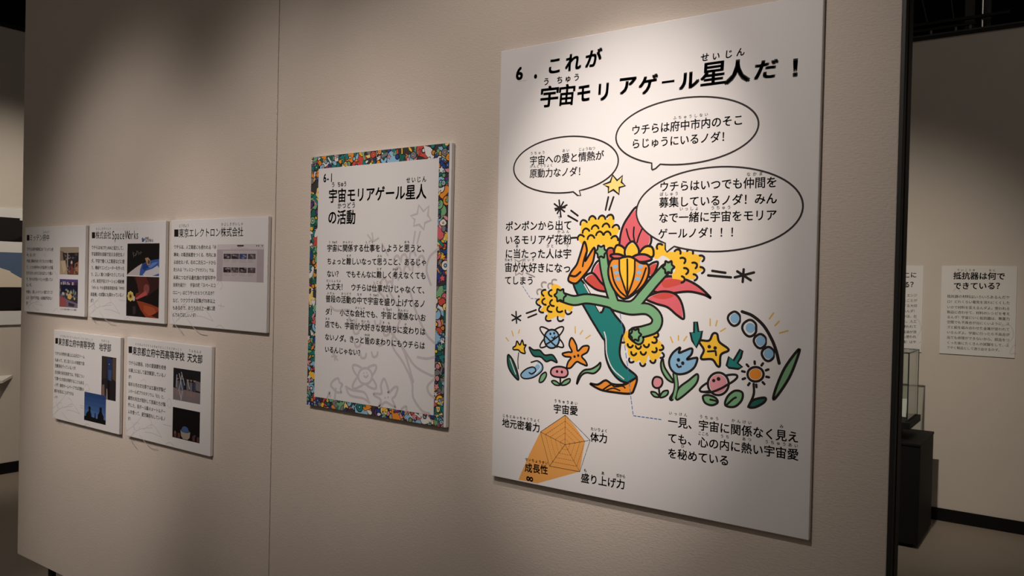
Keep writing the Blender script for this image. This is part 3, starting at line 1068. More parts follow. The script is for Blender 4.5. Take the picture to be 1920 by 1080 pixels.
for n in range(520):
    c = ring_point()
    s = rs.uniform(.013, .026) * (1 if n < 230 else .42)
    g = rs.uniform(0, math.pi)
    kind = rs.choice(['leaf', 'blob', 'disc', 'star', 'bar', 'drop', 'blob', 'petals'])
    if kind == 'leaf':
        sh = [(s * t, .36 * s * (1 - t * t) * sg) for sg, ts in ((1, (-1, -.5, 0, .5)), (-1, (1, .5, 0, -.5))) for t in ts]
    elif kind == 'disc':
        sh = [(.55 * s * math.cos(i * math.pi / 7), .55 * s * math.sin(i * math.pi / 7)) for i in range(14)]
    elif kind == 'star':
        sh = [((s * .8 if i % 2 else s * .38) * math.cos(i * math.pi / 5), (s * .8 if i % 2 else s * .38) * math.sin(i * math.pi / 5)) for i in range(10)]
    elif kind == 'bar':
        sh = [(-s, -.2 * s), (s, -.25 * s), (s, .2 * s), (-s, .28 * s)]
    elif kind == 'drop':
        sh = [(s, 0), (.2 * s, .42 * s), (-.5 * s, .4 * s), (-.75 * s, 0), (-.5 * s, -.4 * s), (.2 * s, -.42 * s)]
    elif kind == 'petals':
        sh = [(s * (.5 + .25 * math.cos(5 * i * math.pi / 12)) * math.cos(i * math.pi / 12), s * (.5 + .25 * math.cos(5 * i * math.pi / 12)) * math.sin(i * math.pi / 12)) for i in range(24)]
    else:
        rr = [rs.uniform(.5, .95) for _ in range(8)]
        sh = [tuple(p) for p in smooth_pts([(s * rr[i] * math.cos(i * math.pi / 4), s * rr[i] * math.sin(i * math.pi / 4)) for i in range(8)], True, 3)]
    R2 = np.array([[math.cos(g), -math.sin(g)], [math.sin(g), math.cos(g)]])
    for grow, m in ((.0016, M_INK), (0, pm(rs.choice(cols)))):
        L = max(math.hypot(*p) for p in sh)
        pts = clip([c + R2 @ (np.array(p) * (1 + grow / L * 1.3)) for p in sh])
        if pts:
            k.add(pts, [list(t) for t in tess(pts)], m)
            k.up(.00001)
    if kind in ('disc', 'blob') and rs.random() < .6:
        for r, m in ((.26, M_INK), (.15, pm(rs.choice(['white', 'sky', 'yellow'])))):
            pts = clip([c + np.array([s * r * math.cos(i * math.pi / 5), s * r * math.sin(i * math.pi / 5)]) for i in range(10)])
            if pts:
                k.add(pts, [list(t) for t in tess(pts)], m)
                k.up(.00001)
k.build('doodle_border', label='border crowded with multicoloured outlined doodles')
k = Ink(mid, base=.0200)
k.poly_l([(ix0, iy0), (ix1, iy0), (ix1, iy1), (ix0, iy1)], M_BOARD)
k.build('text_field')

k = Ink(mid, (570, 250, 3.724), .0205)
GW = .0056
q = [(805, 505), (838, 548), (875, 512), (868, 575), (890, 610), (848, 628), (840, 675), (808, 640), (770, 650), (778, 605), (748, 580), (795, 565)]
k.stroke(q, GW, M_GREYINK, smooth=False, closed=True)
for p, r in (((780, 690), (768, 770)), ((815, 690), (795, 770)), ((480, 700), (487, 750)), ((450, 712), (478, 752)), ((525, 735), (492, 756)), ((550, 775), (590, 855))):
    k.stroke([p, r], GW * .8, M_GREYINK)
k.stroke([(940, 810), (880, 870), (860, 960), (890, 1060)], GW, M_GREYINK)
for x, y in ((650, 870), (700, 860), (760, 840), (660, 950), (720, 940), (640, 1010), (780, 920), (820, 870), (560, 1030), (600, 1050)):
    k.stroke([(x - 18, y + 40), (x - 12, y), (x + 10, y - 12), (x + 25, y + 15)], GW, M_GREYINK)
k.crop = (570, 530, 3.724)
for pts in ([(600, 60), (680, 230), (620, 420), (700, 560), (760, 690), (770, 800), (830, 890), (880, 910)], [(740, 40), (790, 210), (860, 360), (915, 420)], [(700, 460), (780, 580), (880, 640), (915, 650)],
            [(190, 170), (230, 200), (330, 200), (310, 300), (380, 310)], [(800, 520), (860, 530), (915, 520)], [(915, 670), (870, 720), (880, 770), (915, 800)], [(480, 30), (560, 100), (590, 200)],
            [(300, 730), (350, 755), (430, 770), (465, 840)], [(300, 730), (330, 790), (420, 810), (465, 840)], [(170, 810), (185, 770), (190, 800)], [(230, 745), (222, 820)], [(690, 880), (720, 862), (725, 890)], [(600, 330), (700, 470), (770, 690)]):
    k.stroke(pts, GW, M_GREYINK)
for x, y in ((370, 330), (440, 280), (520, 270), (380, 420), (460, 400), (540, 410), (420, 500), (500, 490), (350, 260), (580, 340)):
    k.stroke([(x - 20, y), (x - 10, y + 30), (x + 15, y + 25), (x + 22, y)], GW, M_GREYINK)
k.part('watermark_drawing', label='pale grey line drawing')
q = [(210, 690), (245, 672), (255, 700), (275, 715), (262, 745), (268, 770), (235, 768), (212, 745), (195, 722)]
k.stroke(q, GW, M_GREYINK, closed=True)
for ang in (.78, -.78):
    k.stroke([(430 + 112 * math.cos(i * math.pi / 12) * math.cos(ang) - 34 * math.sin(i * math.pi / 12) * math.sin(ang), 660 + 112 * math.cos(i * math.pi / 12) * math.sin(ang) + 34 * math.sin(i * math.pi / 12) * math.cos(ang)) for i in range(24)], GW, M_GREYINK, closed=True)
k.poly([(435 + 48 * math.cos(i * math.pi / 10), 655 + 55 * math.sin(i * math.pi / 10)) for i in range(20)], M_BOARD)
k.stroke([(435 + 48 * math.cos(i * math.pi / 10), 655 + 55 * math.sin(i * math.pi / 10)) for i in range(20)], GW, M_GREYINK, closed=True)
k.stroke([(428, 655), (442, 664), (455, 650)], GW * .8, M_GREYINK)
for x, y in ((425, 635), (446, 632)):
    k.disc((x, y), .0018, .0022, M_GREYINK)
k.stroke([(568, 672), (595, 740), (598, 770), (640, 730), (662, 735), (645, 790), (625, 815), (648, 870), (610, 850), (575, 835), (530, 870), (545, 820), (500, 790), (500, 775), (550, 775), (545, 720)], GW, M_GREYINK, closed=True)
for x, y in ((575, 805), (596, 800)):
    k.disc((x, y), .0020, .0024, M_GREYINK)
k.part('watermark_drawing', label='pale grey line drawing')
for p, r in (((200, 520), (235, 518)), ((218, 490), (222, 545)), ((205, 495), (240, 545))):
    k.stroke([p, r], GW * .8, M_GREYINK)
k.build('watermark_drawing', label='pale grey line drawing')

k = Ink(mid, (570, 250, 3.724), .0240)
k.text('6-1', (135, 308), (204, 305), k=1.3, wt=.018)
k.text('[宇|う][宙|ちゅう]モリアゲール[星人|せいじん]', (172, 438), (860, 408), k=1.12, wt=.018, ruby=.40)
k.text('の[活動|かつどう]', (168, 588), (365, 586), k=1.12, wt=.018, ruby=.42)
k.build('title_text')
k = Ink(mid, (570, 250, 3.724), .0240)
mb = dict(m=M_INK2, ruby=.36)
k.text('[宇|う][宙|ちゅう]に[関係|かんけい]する[仕事|しごと]をしようと[思|おも]うと、', (163, 803), (872, 805), **mb)
k.text('ちょっと[難|むず]しいなって[思|おも]うこと、あるじゃ', (163, 895), (862, 902), **mb)
k.text('ない？　でもそんなに[難|むず]しく[考|かんが]えなくても', (162, 983), (858, 996), **mb)
k.crop = (570, 530, 3.724)
k.text('[大丈夫|だいじょうぶ]！　ウチらは[仕事|しごと]だけじゃなくて、', (158, 28), (872, 55), **mb)
k.text('[普段|ふだん]の[活動|かつどう]の[中|なか]で[宇|う][宙|ちゅう]を[盛|も]り[上|あ]げてるノ', (155, 115), (855, 150), **mb)
k.text('ダ！　小さな[会社|かいしゃ]でも、[宇|う][宙|ちゅう]と[関係|かんけい]ないお', (153, 205), (857, 246), **mb)
k.text('[店|みせ]でも、[宇|う][宙|ちゅう]が[大好|だいす]きな[気|き][持|も]ちに[変|か]わりは', (152, 293), (855, 343), **mb)
k.text('ないノダ。きっと[皆|みんな]のまわりにもウチらは', (150, 382), (852, 441), **mb)
k.text('いるんじゃない？', (150, 468), (418, 495), **mb)
k.build('body_text')

# ------------------------------------------------------------------ five small boards on the left panel
TS = 0.010


def photo(sheet, crop, quad, name, paint, base=.0008, label=None):
    """printed photograph: paint(k, R) draws in unit coordinates (0..1 right, 0..1 down)"""
    k = Ink(sheet, crop, base)
    q = [k.at(p) for p in quad]
    x0 = (q[0][0] + q[3][0]) / 2
    x1 = (q[1][0] + q[2][0]) / 2
    z1 = (q[0][1] + q[1][1]) / 2
    z0 = (q[2][1] + q[3][1]) / 2

    def R(pts, m):
        pp = [np.array([x0 + (x1 - x0) * min(1, max(0, p[0])), z1 - (z1 - z0) * min(1, max(0, p[1]))]) for p in pts]
        k.add(pp, [list(t) for t in tess(pp)], m)
        k.up(.000004)
    k.unit = R
    paint(R)
    return k.build(name, label=label)


def cm(r, g, b):
    return mat('ink_%d_%d_%d' % (r, g, b), (r, g, b), .45, noise=.03)


def rect(a, b, c, d):
    return [(a, b), (c, b), (c, d), (a, d)]


def ell(cx, cy, rx, ry, n=16, a0=0, a1=2 * math.pi):
    return [(cx + rx * math.cos(a0 + (a1 - a0) * i / n), cy + ry * math.sin(a0 + (a1 - a0) * i / n)) for i in range(n + (0 if abs(a1 - a0) > 6.2 else 1))]


def watermark(sheet, crop, curves, w=.0016, main=9):
    k = Ink(sheet, crop, .0003)
    n = len(curves) if main is None else main
    for i, c in enumerate(curves):
        k.stroke(c, w, M_GREYINK)
        if i >= n - 1:
            k.part('watermark_drawing', label='pale grey line drawing')


def plant_marks(cx, cy, s):
    """generic swooping leaves and scallops used as the pale pattern in the lower left corner"""
    out = []
    for a, b, c in (((-.9, .2), (-.4, -.2), (.1, -.9)), ((-.7, .5), (-.2, .1), (.5, .0)), ((.0, .1), (.5, -.15), (1.0, .5)), ((.1, .25), (.5, .3), (1.0, .5)), ((-.2, .4), (.2, .9), (.6, 1.0)), ((-.95, .0), (-.8, .6), (-.5, 1.0)), ((-.6, -.3), (-.5, .2), (-.75, .55)), ((.2, -.6), (.45, -.35), (.4, -.05))):
        out.append([(cx + s * p[0], cy + s * p[1]) for p in (a, b, c)])
    out.append([(cx + s * (-.35 + .16 * math.cos(i * .7)), cy + s * (-.05 + .22 * math.sin(i * .7))) for i in range(9)])
    return out


SP = {'p1': ((-2.94534, -2.53146, 0.99691, 1.28499), [(46.9, 426.6), (160.5, 422), (45.3, 584.4), (158, 594)]),
      'p2': ((-2.50565, -2.08369, 0.99830, 1.28841), [(168, 420.4), (311.4, 413), (166, 595.4), (307, 606.8)]),
      'p3': ((-2.05683, -1.63177, 0.99922, 1.28905), [(320.5, 412.3), (502.5, 405.6), (318, 608.9), (499.3, 624.2)]),
      'p4': ((-2.72821, -2.31362, 0.65603, 0.94632), [(100.5, 618.9), (225.5, 632.1), (98.9, 784.4), (223.7, 814.7)]),
      'p5': ((-2.27718, -1.85670, 0.65900, 0.95018), [(237.9, 633.5), (397.2, 648.8), (234.8, 818.5), (393.6, 854.7)])}
SB = dict(m=M_INK, wt=.016)


def small(key, label):
    s = Sheet(SP[key][0], 0.0, SP[key][1])
    s.make_root('caption_board', label, 'caption board', TS, 'small white caption boards', bevel=.0015)
    return s


def square(k, a, b):
    k.poly([(a[0], a[1]), (b[0], a[1]), (b[0], b[1]), (a[0], b[1])], M_INK)


# board 1
s = small('p1', 'small white board with two colourful indoor event photos, at the panel end')
c = (40, 420, 6.0)
watermark(s, c, plant_marks(150, 880, 90) + [[(370, 540), (400, 570), (410, 620)], [(250, 360), (265, 340), (280, 375)], [(360, 990), (400, 950), (425, 990)]])
k = Ink(s, c, .0006)
square(k, (60, 124), (90, 188))
k.text('ミッテン[府中|ふちゅう]', (92, 154), (316, 154), wt=.010, ruby=.4)
k.build('title_text')
k = Ink(s, c, .0006)
for t, y, n in (('ウチらは府中駅南口の「ミッテン府', 283, 16), ('中」なノダ！', 350, 6), ('宇宙に興味を持つ子どもたちが増え', 418, 16), ('て、いつか府中から宇宙飛行士が誕', 488, 16), ('生するきっかけになればという想い', 553, 16),
                ('で、色々な宇宙イベントを開いてい', 622, 16), ('るノダ。', 688, 4), ('今後も、楽しいイベント盛りだくさ', 765, 16), ('んの「府中で宇宙」を開催予定なノ', 832, 16), ('ダ！', 893, 2)):
    x = 60 - (y - 283) * .012
    d = 300.0 / 16 * n
    k.text(t, (x, y), (x + d, y + d * .015), **SB)
k.build('body_text')
rs = random.Random(5)


def crowd(R):
    R(rect(0, 0, 1, 1), cm(96, 82, 72))
    R([(0, 0), (1, 0), (1, .22), (.5, .3), (0, .12)], cm(176, 160, 138))
    R([(0, .12), (.22, .25), (.2, .5), (0, .5)], cm(150, 132, 110))
    R([(.15, .22), (1, .2), (1, .62), (.6, .75), (.2, .5)], cm(48, 42, 48))
    for _ in range(26):
        x, y = rs.uniform(.2, .9), rs.uniform(.2, .42)
        R(rect(x, y, x + rs.uniform(.04, .12), y + rs.uniform(.02, .06)), cm(*rs.choice([(120, 120, 128), (84, 90, 110), (150, 130, 110), (90, 70, 66)])))
    R([(0, .5), (.3, .48), (.42, 1), (0, 1)], cm(186, 166, 138))
    R([(.05, .52), (.26, .5), (.34, .8), (.2, .95)], cm(206, 188, 160))
    R(rect(.38, 0, .44, .85), cm(168, 160, 152))
    R([(.8, .6), (1, .52), (1, .9), (.75, 1)], cm(170, 110, 70))
    R([(.55, .68), (.7, .64), (.68, .95), (.52, .95)], cm(150, 62, 56))
    R(ell(.63, .56, .05, .07), cm(206, 192, 184))
    for _ in range(24):
        x, y = rs.uniform(.42, .95), rs.uniform(.6, .95)
        R(ell(x, y, rs.uniform(.02, .05), rs.uniform(.02, .05), 8), cm(*rs.choice([(60, 44, 44), (130, 60, 56), (96, 84, 92), (180, 150, 130), (40, 40, 54)])))


def crowd2(R):
    R(rect(0, 0, 1, 1), cm(64, 54, 66))
    R(rect(.05, 0, 1, .1), cm(84, 70, 130))
    for _ in range(12):
        x = rs.uniform(.05, .92)
        R(rect(x, rs.uniform(.08, .14), x + .06, rs.uniform(.18, .24)), cm(*rs.choice([(190, 160, 170), (160, 120, 140), (120, 100, 150), (200, 190, 190)])))
    R([(.1, .2), (.95, .2), (.98, .5), (.1, .46)], cm(30, 32, 56))
    for _ in range(34):
        x, y = rs.uniform(.02, .92), rs.uniform(.36, .68)
        R(ell(x, y, rs.uniform(.02, .06), rs.uniform(.03, .07), 8), cm(*rs.choice([(110, 140, 130), (190, 180, 110), (210, 200, 190), (80, 84, 110), (160, 120, 100), (120, 150, 150)])))
    R([(.45, .56), (.6, .48), (.7, .62), (.6, .72), (.45, .68)], cm(214, 178, 110))
    R([(0, .6), (.4, .7), (.5, 1), (0, 1)], cm(160, 86, 88))
    R([(.35, .7), (1, .85), (1, 1), (.4, 1)], cm(120, 112, 124))
    R([(.5, .82), (.85, .88), (.8, .97), (.5, .95)], cm(66, 50, 70))


photo(s, c, [(437, 258), (648, 262), (642, 573), (434, 567)], 'photo', crowd)
photo(s, c, [(433, 621), (639, 625), (634, 940), (430, 934)], 'photo', crowd2)
k = Ink(s, c, .0006)
k.text('ミッテン府中の宇宙イベントの様子', (440, 957), (624, 967), **SB)
k.build('photo_caption')

# board 2
s = small('p2', 'small white board with a blue earth photo above a red space photo')
c = (160, 410, 5.4)
watermark(s, c, plant_marks(180, 880, 170) + [[(345, 825), (400, 835)], [(395, 1020), (430, 1000), (460, 1025)]])
k = Ink(s, c, .0006)
square(k, (65, 142), (97, 204))
k.text('[株式会社|かぶしきがいしゃ]', (102, 172), (262, 168), wt=.010, ruby=.36, k=1.1)
k.part('title_text')
k.text('SpaceWorks', (272, 166), (546, 158), wt=.012, k=1.45)
k.part('title_text')
for i, ch in enumerate('スペースワークス'):
    k.char(ch, (285 + i * 35, 108 - i * .8), 15, .004)
k.build('title_text')
k = Ink(s, c, .0006)
for t, y, n in (('ウチらはNECやJAXAと協力して、', 297, 15), ('宇宙開発を前線で支える会社なノ', 364, 15), ('ダ。宇宙で働く人工衛星などに使', 434, 15), ('う、機械やコンピューターを作った', 502, 15), ('り、正しく動くか調べたりしている', 570, 15),
                ('ノダ。新型宇宙ステーション補給機', 637, 15), ('「HTV-X」や火星衛星探査計画「MMX', 704, 15), ('探査機」の試験にも関わっているノ', 772, 15), ('ダ！', 836, 2)):
    x = 62 - (y - 297) * .018
    d = 338.0 / 15 * n
    k.text(t, (x, y), (x + d, y + d * .012), **SB)
k.build('body_text')


def orbit(R):
    R(rect(0, 0, 1, 1), cm(24, 22, 22))
    g = [(0, .99)] + [(x, 1.0 - .52 * math.sin(min(1, x * .95) * math.pi / 2) ** .9) for x in [i / 14 for i in range(15)]] + [(1, 1), (.02, 1)]
    R(g, cm(66, 96, 168))
    R([(0, .99), (.12, .88), (.3, .74), (.48, .62), (.42, .8), (.4, 1), (.05, 1)], cm(200, 190, 188))
    R([(.5, .98), (.6, .85), (.8, .78), (.95, .68), (1, .75), (1, .92), (.8, 1), (.55, 1)], cm(206, 204, 210))
    R([(.66, .72), (.8, .6), (.98, .56), (.9, .64), (.75, .76)], cm(104, 136, 196))
    R([(.5, .66), (.62, .6), (.68, .74), (.56, .84), (.48, .78)], cm(40, 66, 130))
    R([(.56, .46), (.66, .43), (.73, .52), (.72, .66), (.64, .68), (.6, .56)], cm(176, 140, 104))
    R([(.66, .5), (.72, .54), (.7, .64), (.65, .62)], cm(92, 62, 48))
    for x, y in ((.18, .26), (.2, .34), (.26, .3), (.3, .22), (.36, .26), (.42, .24)):
        R(rect(x, y, x + .012, y + .1), cm(110, 108, 106))
        R(rect(x, y + .03, x + .05, y + .045), cm(110, 108, 106))


def mars(R):
    R(rect(0, 0, 1, 1), cm(28, 22, 22))
    R([(.2, 0), (1, 0), (1, .25), (.62, .5), (.4, .3)], cm(58, 34, 32))
    R([(.28, 0), (.6, 0), (.72, .2), (.7, .4), (.42, .5), (.36, .3)], cm(96, 46, 40))
    R(ell(.62, .3, .09, .12), cm(140, 76, 76))
    R([(.28, .54), (.6, .34), (.66, .44), (.32, .58)], cm(190, 84, 84))
    R([(.3, .42), (.45, .38), (.36, .5), (.28, .52)], cm(120, 54, 46))
    R([(.32, .6), (.5, .62), (.8, .68), (1, .74), (1, 1), (.62, 1), (.45, .82)], cm(150, 66, 40))
    R([(.55, .7), (.85, .75), (.95, .88), (.7, .95), (.55, .85)], cm(176, 84, 52))
    R([(.78, .95), (1, .82), (1, 1)], cm(60, 30, 26))
    for g in range(8):
        a = g * math.pi / 4
        R(ell(.13 + .07 * math.cos(a), .5 + .09 * math.sin(a), .035, .045, 8), cm(220, 200, 120))
    R(ell(.13, .5, .07, .08), cm(200, 170, 70))
    R(ell(.13, .5, .035, .045, 10), cm(90, 60, 40))
    R([(.2, .5), (.27, .5), (.27, .6), (.22, .62)], cm(206, 196, 186))
    R([(.2, .75), (.3, .74), (.3, .92), (.22, .96)], cm(58, 48, 52))


photo(s, c, [(428, 255), (751, 248), (748, 578), (422, 578)], 'photo', orbit, label='photo of a satellite above the blue earth')
photo(s, c, [(421, 588), (748, 590), (740, 1008), (412, 984)], 'photo', mars, label='dark red space picture with a yellow probe')
k = Ink(s, c, .0006)
LG = cm(52, 84, 158)
k.text('SPACE', (606, 198), (645, 197), k=1.3, wt=.03, m=M_INK2)
k.text('SpaceWorks', (606, 219), (692, 216), k=1.9, wt=.02, m=LG)
for pts in ([(572, 200), (584, 190), (588, 212), (576, 226)], [(588, 205), (600, 196), (602, 218), (590, 232)], [(572, 226), (590, 214), (596, 234), (578, 238)]):
    k.poly(pts, LG)
k.build('logo', label='small blue emblem with two lines of lettering')

# board 3
s = small('p3', 'small white board with a grey screenshot of eight thumbnails, beside the panel seam')
c = (300, 380, 4.154)
watermark(s, c, plant_marks(250, 840, 170) + [[(450, 640), (470, 610), (490, 650), (470, 680)], [(455, 800), (505, 810)], [(480, 780), (475, 830)], [(440, 970), (470, 955), (510, 985)]], .0018)
k = Ink(s, c, .0006)
square(k, (110, 207), (143, 264))
k.text('[東京|とうきょう]エレクトロン[株式会社|かぶしきがいしゃ]', (146, 236), (650, 226), wt=.012, k=1.1, ruby=.38)
k.build('title_text')
k = Ink(s, c, .0006)
for t, y, n in (('ウチらは、人工衛星にも使われる「半', 344, 17), ('導体」の製造装置をつくる、市内にあ', 404, 17), ('る会社なノダ。右の二次元コードから', 463, 17), ('見られる「テレスコープマガジン」では、', 522, 17), ('未来につながる最先端の宇宙科学や', 583, 17),
                ('技術を紹介！　宇宙の町「スペースコ', 641, 17), ('ロニー」はどうやったらつくれるか？', 701, 17), ('など、ワクワクする記事が70本以上', 762, 17), ('もあるので、おうちの人と一緒に読', 820, 17), ('んでみてほしいノダ！', 876, 10)):
    x = 107 - (y - 344) * .016
    d = 334.0 / 17 * n
    k.text(t, (x, y), (x + d, y + d * .012), **SB)
k.build('body_text')


def website(R):
    R(rect(0, 0, 1, 1), cm(208, 200, 202))
    R(rect(0, .14, 1, 1), cm(176, 166, 170))
    R(rect(.13, .17, .86, 1), cm(196, 188, 190))
    R(rect(.44, .02, .58, .06), M_INK2)
    R(rect(.46, .075, .54, .085), M_GREYINK2)
    R(rect(.3, .115, .7, .122), M_GREYINK2)
    for x in (.84, .88, .95):
        R(rect(x, .03, x + .02, .06), M_INK2)
    rr = random.Random(2)
    for j, y in enumerate((.255, .62)):
        for i, x in enumerate((.15, .32, .49, .67)):
            base = (56, 74, 128) if (i, j) == (2, 0) else rr.choice([(60, 54, 58), (84, 72, 72), (46, 36, 38)])
            R(rect(x, y, x + .16, y + .14), cm(*base))
            for _ in range(5):
                a, b = x + rr.uniform(0, .11), y + rr.uniform(0, .09)
                R([(a, b), (a + .05, b + .01), (a + .04, b + .05), (a + .005, b + .04)], cm(*rr.choice([(130, 120, 124), (100, 92, 98), (150, 140, 142), (84, 80, 100)])))
            for n in range(3):
                R(rect(x + .005, y + .165 + n * .026, x + rr.uniform(.09, .16), y + .172 + n * .026), M_GREYINK2)


photo(s, c, [(445, 326), (812, 322), (806, 619), (444, 613)], 'screenshot', website, label='grey web page picture with eight thumbnails')

# board 4
s = small('p4', 'small white board with overlapping photos of blue dusk silhouettes and a dark tower')
c = (80, 600, 4.5)
watermark(s, c, plant_marks(190, 730, 125) + [[(355, 560), (375, 540), (395, 590), (360, 600)], [(318, 720), (348, 728)], [(318, 738), (345, 744)], [(355, 890), (380, 876), (400, 898)]], .0018)
k = Ink(s, c, .0006)
square(k, (105, 155), (127, 203))
k.text('[東京都立府中高等学校|とうきょうとりつふちゅうこうとうがっこう]', (130, 184), (438, 219), wt=.016, k=1.08, ruby=.3)
k.part('title_text')
k.text('[地学部|ちがくぶ]', (474, 224), (577, 235), wt=.016, k=1.08, ruby=.34)
k.build('title_text')
k = Ink(s, c, .0006)
for t, y, n in (('ウチらの校舎の屋上には天文ドーム', 282, 16), ('もあって、月１回くらいの頻度で星', 338, 16), ('空観測を行っているノダ！', 386, 12), ('文化祭の研究発表では、宇宙につい', 441, 16), ('て調べた内容を発表することもある', 494, 16), ('ノダ！高校ホームページでは活動の', 546, 16), ('様子を見ることができる', 598, 10.5), ('ノダ！', 650, 2.3)):
    x = 103 - (y - 282) * .015
    d = 250.0 / 16 * n
    k.text(t, (x, y), (x + d, y + d * (.115 + (y - 282) * .00016)), **SB)
k.build('body_text')


def tower(R):
    R(rect(0, 0, 1, 1), cm(40, 36, 38))
    R([(.38, .0), (.78, .05), (.72, .55), (.4, .52)], cm(44, 58, 92))
    R([(.45, .3), (.7, .3), (.66, .55), (.5, .55)], cm(66, 84, 124))
    R([(.76, 0), (1, 0), (1, .55), (.76, .5)], cm(96, 76, 60))
    R([(0, 0), (.36, 0), (.34, .5), (0, .55)], cm(58, 50, 46))
    R(ell(.52, .17, .03, .012, 8), cm(180, 190, 210))
    R([(.05, .68), (.2, .66), (.25, 1), (.02, 1)], cm(126, 100, 92))
    R([(.35, .75), (.45, .75), (.5, 1), (.35, 1)], cm(150, 130, 120))
    R([(.4, .56), (.58, .54), (.6, 1), (.45, 1)], cm(22, 20, 24))


def dusk(R):
    for i, cc in enumerate([(46, 72, 124), (52, 80, 132), (58, 88, 142), (66, 98, 152), (78, 112, 166), (90, 124, 176)]):
        R(rect(0, i / 6.5, 1, 1), cm(*cc))
    B = cm(18, 16, 20)
    R([(0, .85), (.35, .83), (.6, .86), (1, .84), (1, 1), (0, 1)], B)
    R([(.06, .92), (.09, .76), (.15, .68), (.21, .65), (.21, .58), (.29, .58), (.3, .66), (.34, .74), (.36, .92)], B)
    R(ell(.25, .55, .055, .075), B)
    R([(.62, .92), (.64, .72), (.7, .62), (.72, .55), (.81, .55), (.84, .64), (.9, .72), (.92, .92)], B)
    R(ell(.765, .5, .06, .075), B)
    R([(.48, .9), (.5, .66), (.53, .66), (.55, .9)], B)


photo(s, c, [(499, 300), (622, 318), (616, 688), (494, 655)], 'photo', tower, label='tall dark photo of a tower at night')
photo(s, c, [(354, 603), (537, 640), (533, 884), (351, 843)], 'photo', dusk, base=.0014, label='blue dusk photo with black silhouettes')

# board 5
s = small('p5', 'small white board with a night group photo above a dark dome photo')
c = (220, 620, 4.321)
watermark(s, c, plant_marks(210, 790, 150) + [[(405, 580), (420, 550), (440, 590), (425, 625), (405, 600)], [(190, 415), (220, 400), (230, 430)], [(370, 760), (440, 775)], [(395, 920), (425, 905), (460, 935)]], .0018)
k = Ink(s, c, .0006)
square(k, (90, 134), (119, 188))
k.text('[東京都立府中西高等学校|とうきょうとりつふちゅうにしこうとうがっこう]', (122, 168), (545, 210), wt=.016, k=1.08, ruby=.3)
k.part('title_text')
k.text('[天文部|てんもんぶ]', (567, 214), (692, 228), wt=.016, k=1.08, ruby=.34)
k.build('title_text')
k = Ink(s, c, .0006)
for t, y, n in (('ウチらは普段、3台の望遠鏡を校舎', 265, 15), ('の屋上に出して星空観望しているノ', 325, 15), ('ダ！', 380, 1.7), ('毎年９月の文化祭では五藤光学製ピ', 438, 15), ('ンホール式プラネタリウム「E3」と、', 494, 15), ('顧問の先生が設計して部員たちが製', 550, 15), ('作した、段ボール製４メートルドー', 606, 15), ('ムを使って、星空解説もしているノ', 661, 15), ('ダ！', 718, 1.7)):
    x = 90 - (y - 265) * .015
    d = 306.0 / 15 * n
    k.text(t, (x, y), (x + d, y + d * (.12 + (y - 265) * .00016)), **SB)
k.build('body_text')


def group(R):
    R(rect(0, 0, 1, .66), cm(34, 32, 36))
    R([(0, .62), (1, .66), (1, 1), (0, 1)], cm(128, 116, 120))
    R([(.8, .3), (1, .33), (1, .62), (.84, .6)], cm(120, 112, 116))
    rr = random.Random(8)
    for x in (.16, .28, .36, .54, .66, .78):
        sh = rr.choice([(64, 70, 92), (110, 106, 112), (52, 52, 62), (90, 96, 116)])
        R(rect(x - .045, .38, x + .05, .66), cm(*sh))
        R(ell(x, .3 + rr.uniform(-.02, .03), .04, .055, 10), cm(170, 140, 122))
        R(ell(x, .27, .045, .04, 10), cm(30, 26, 28))
        R(rect(x - .035, .66, x - .008, .82), cm(150, 122, 108))
        R(rect(x + .01, .66, x + .036, .82), cm(150, 122, 108))
    for a, b in (((.2, .15), (.34, .65)), ((.3, .2), (.2, .7)), ((.28, .1), (.42, .5)), ((.22, .7), (.3, .98)), ((.34, .68), (.28, .98)), ((.52, .35), (.6, .6)), ((.12, .2), (.1, .6))):
        R([a, (a[0] + .03, a[1]), (b[0] + .03, b[1]), b], cm(166, 168, 176))


def dome(R):
    R(rect(0, 0, 1, 1), cm(20, 17, 18))
    R([(.3, .72), (.66, .72), (.64, .9), (.56, .98), (.4, .98), (.33, .9)], cm(166, 156, 140))
    R(ell(.47, .71, .17, .06), cm(80, 84, 104))
    R(ell(.47, .66, .12, .1), cm(72, 98, 150))
    for _x in (.06, .2, .74, .9):
        R(rect(_x, .82, _x + .09, .98), cm(96, 62, 52))
    R(ell(.82, .8, .04, .03), cm(56, 74, 110))
    R(ell(.1, .82, .03, .05), cm(120, 96, 72))


photo(s, c, [(455, 298), (677, 327), (672, 592), (452, 556)], 'photo', group, label='group photo with telescopes at night')
photo(s, c, [(450, 616), (672, 655), (667, 908), (447, 861)], 'photo', dome, label='dark photo with a white and blue dome')

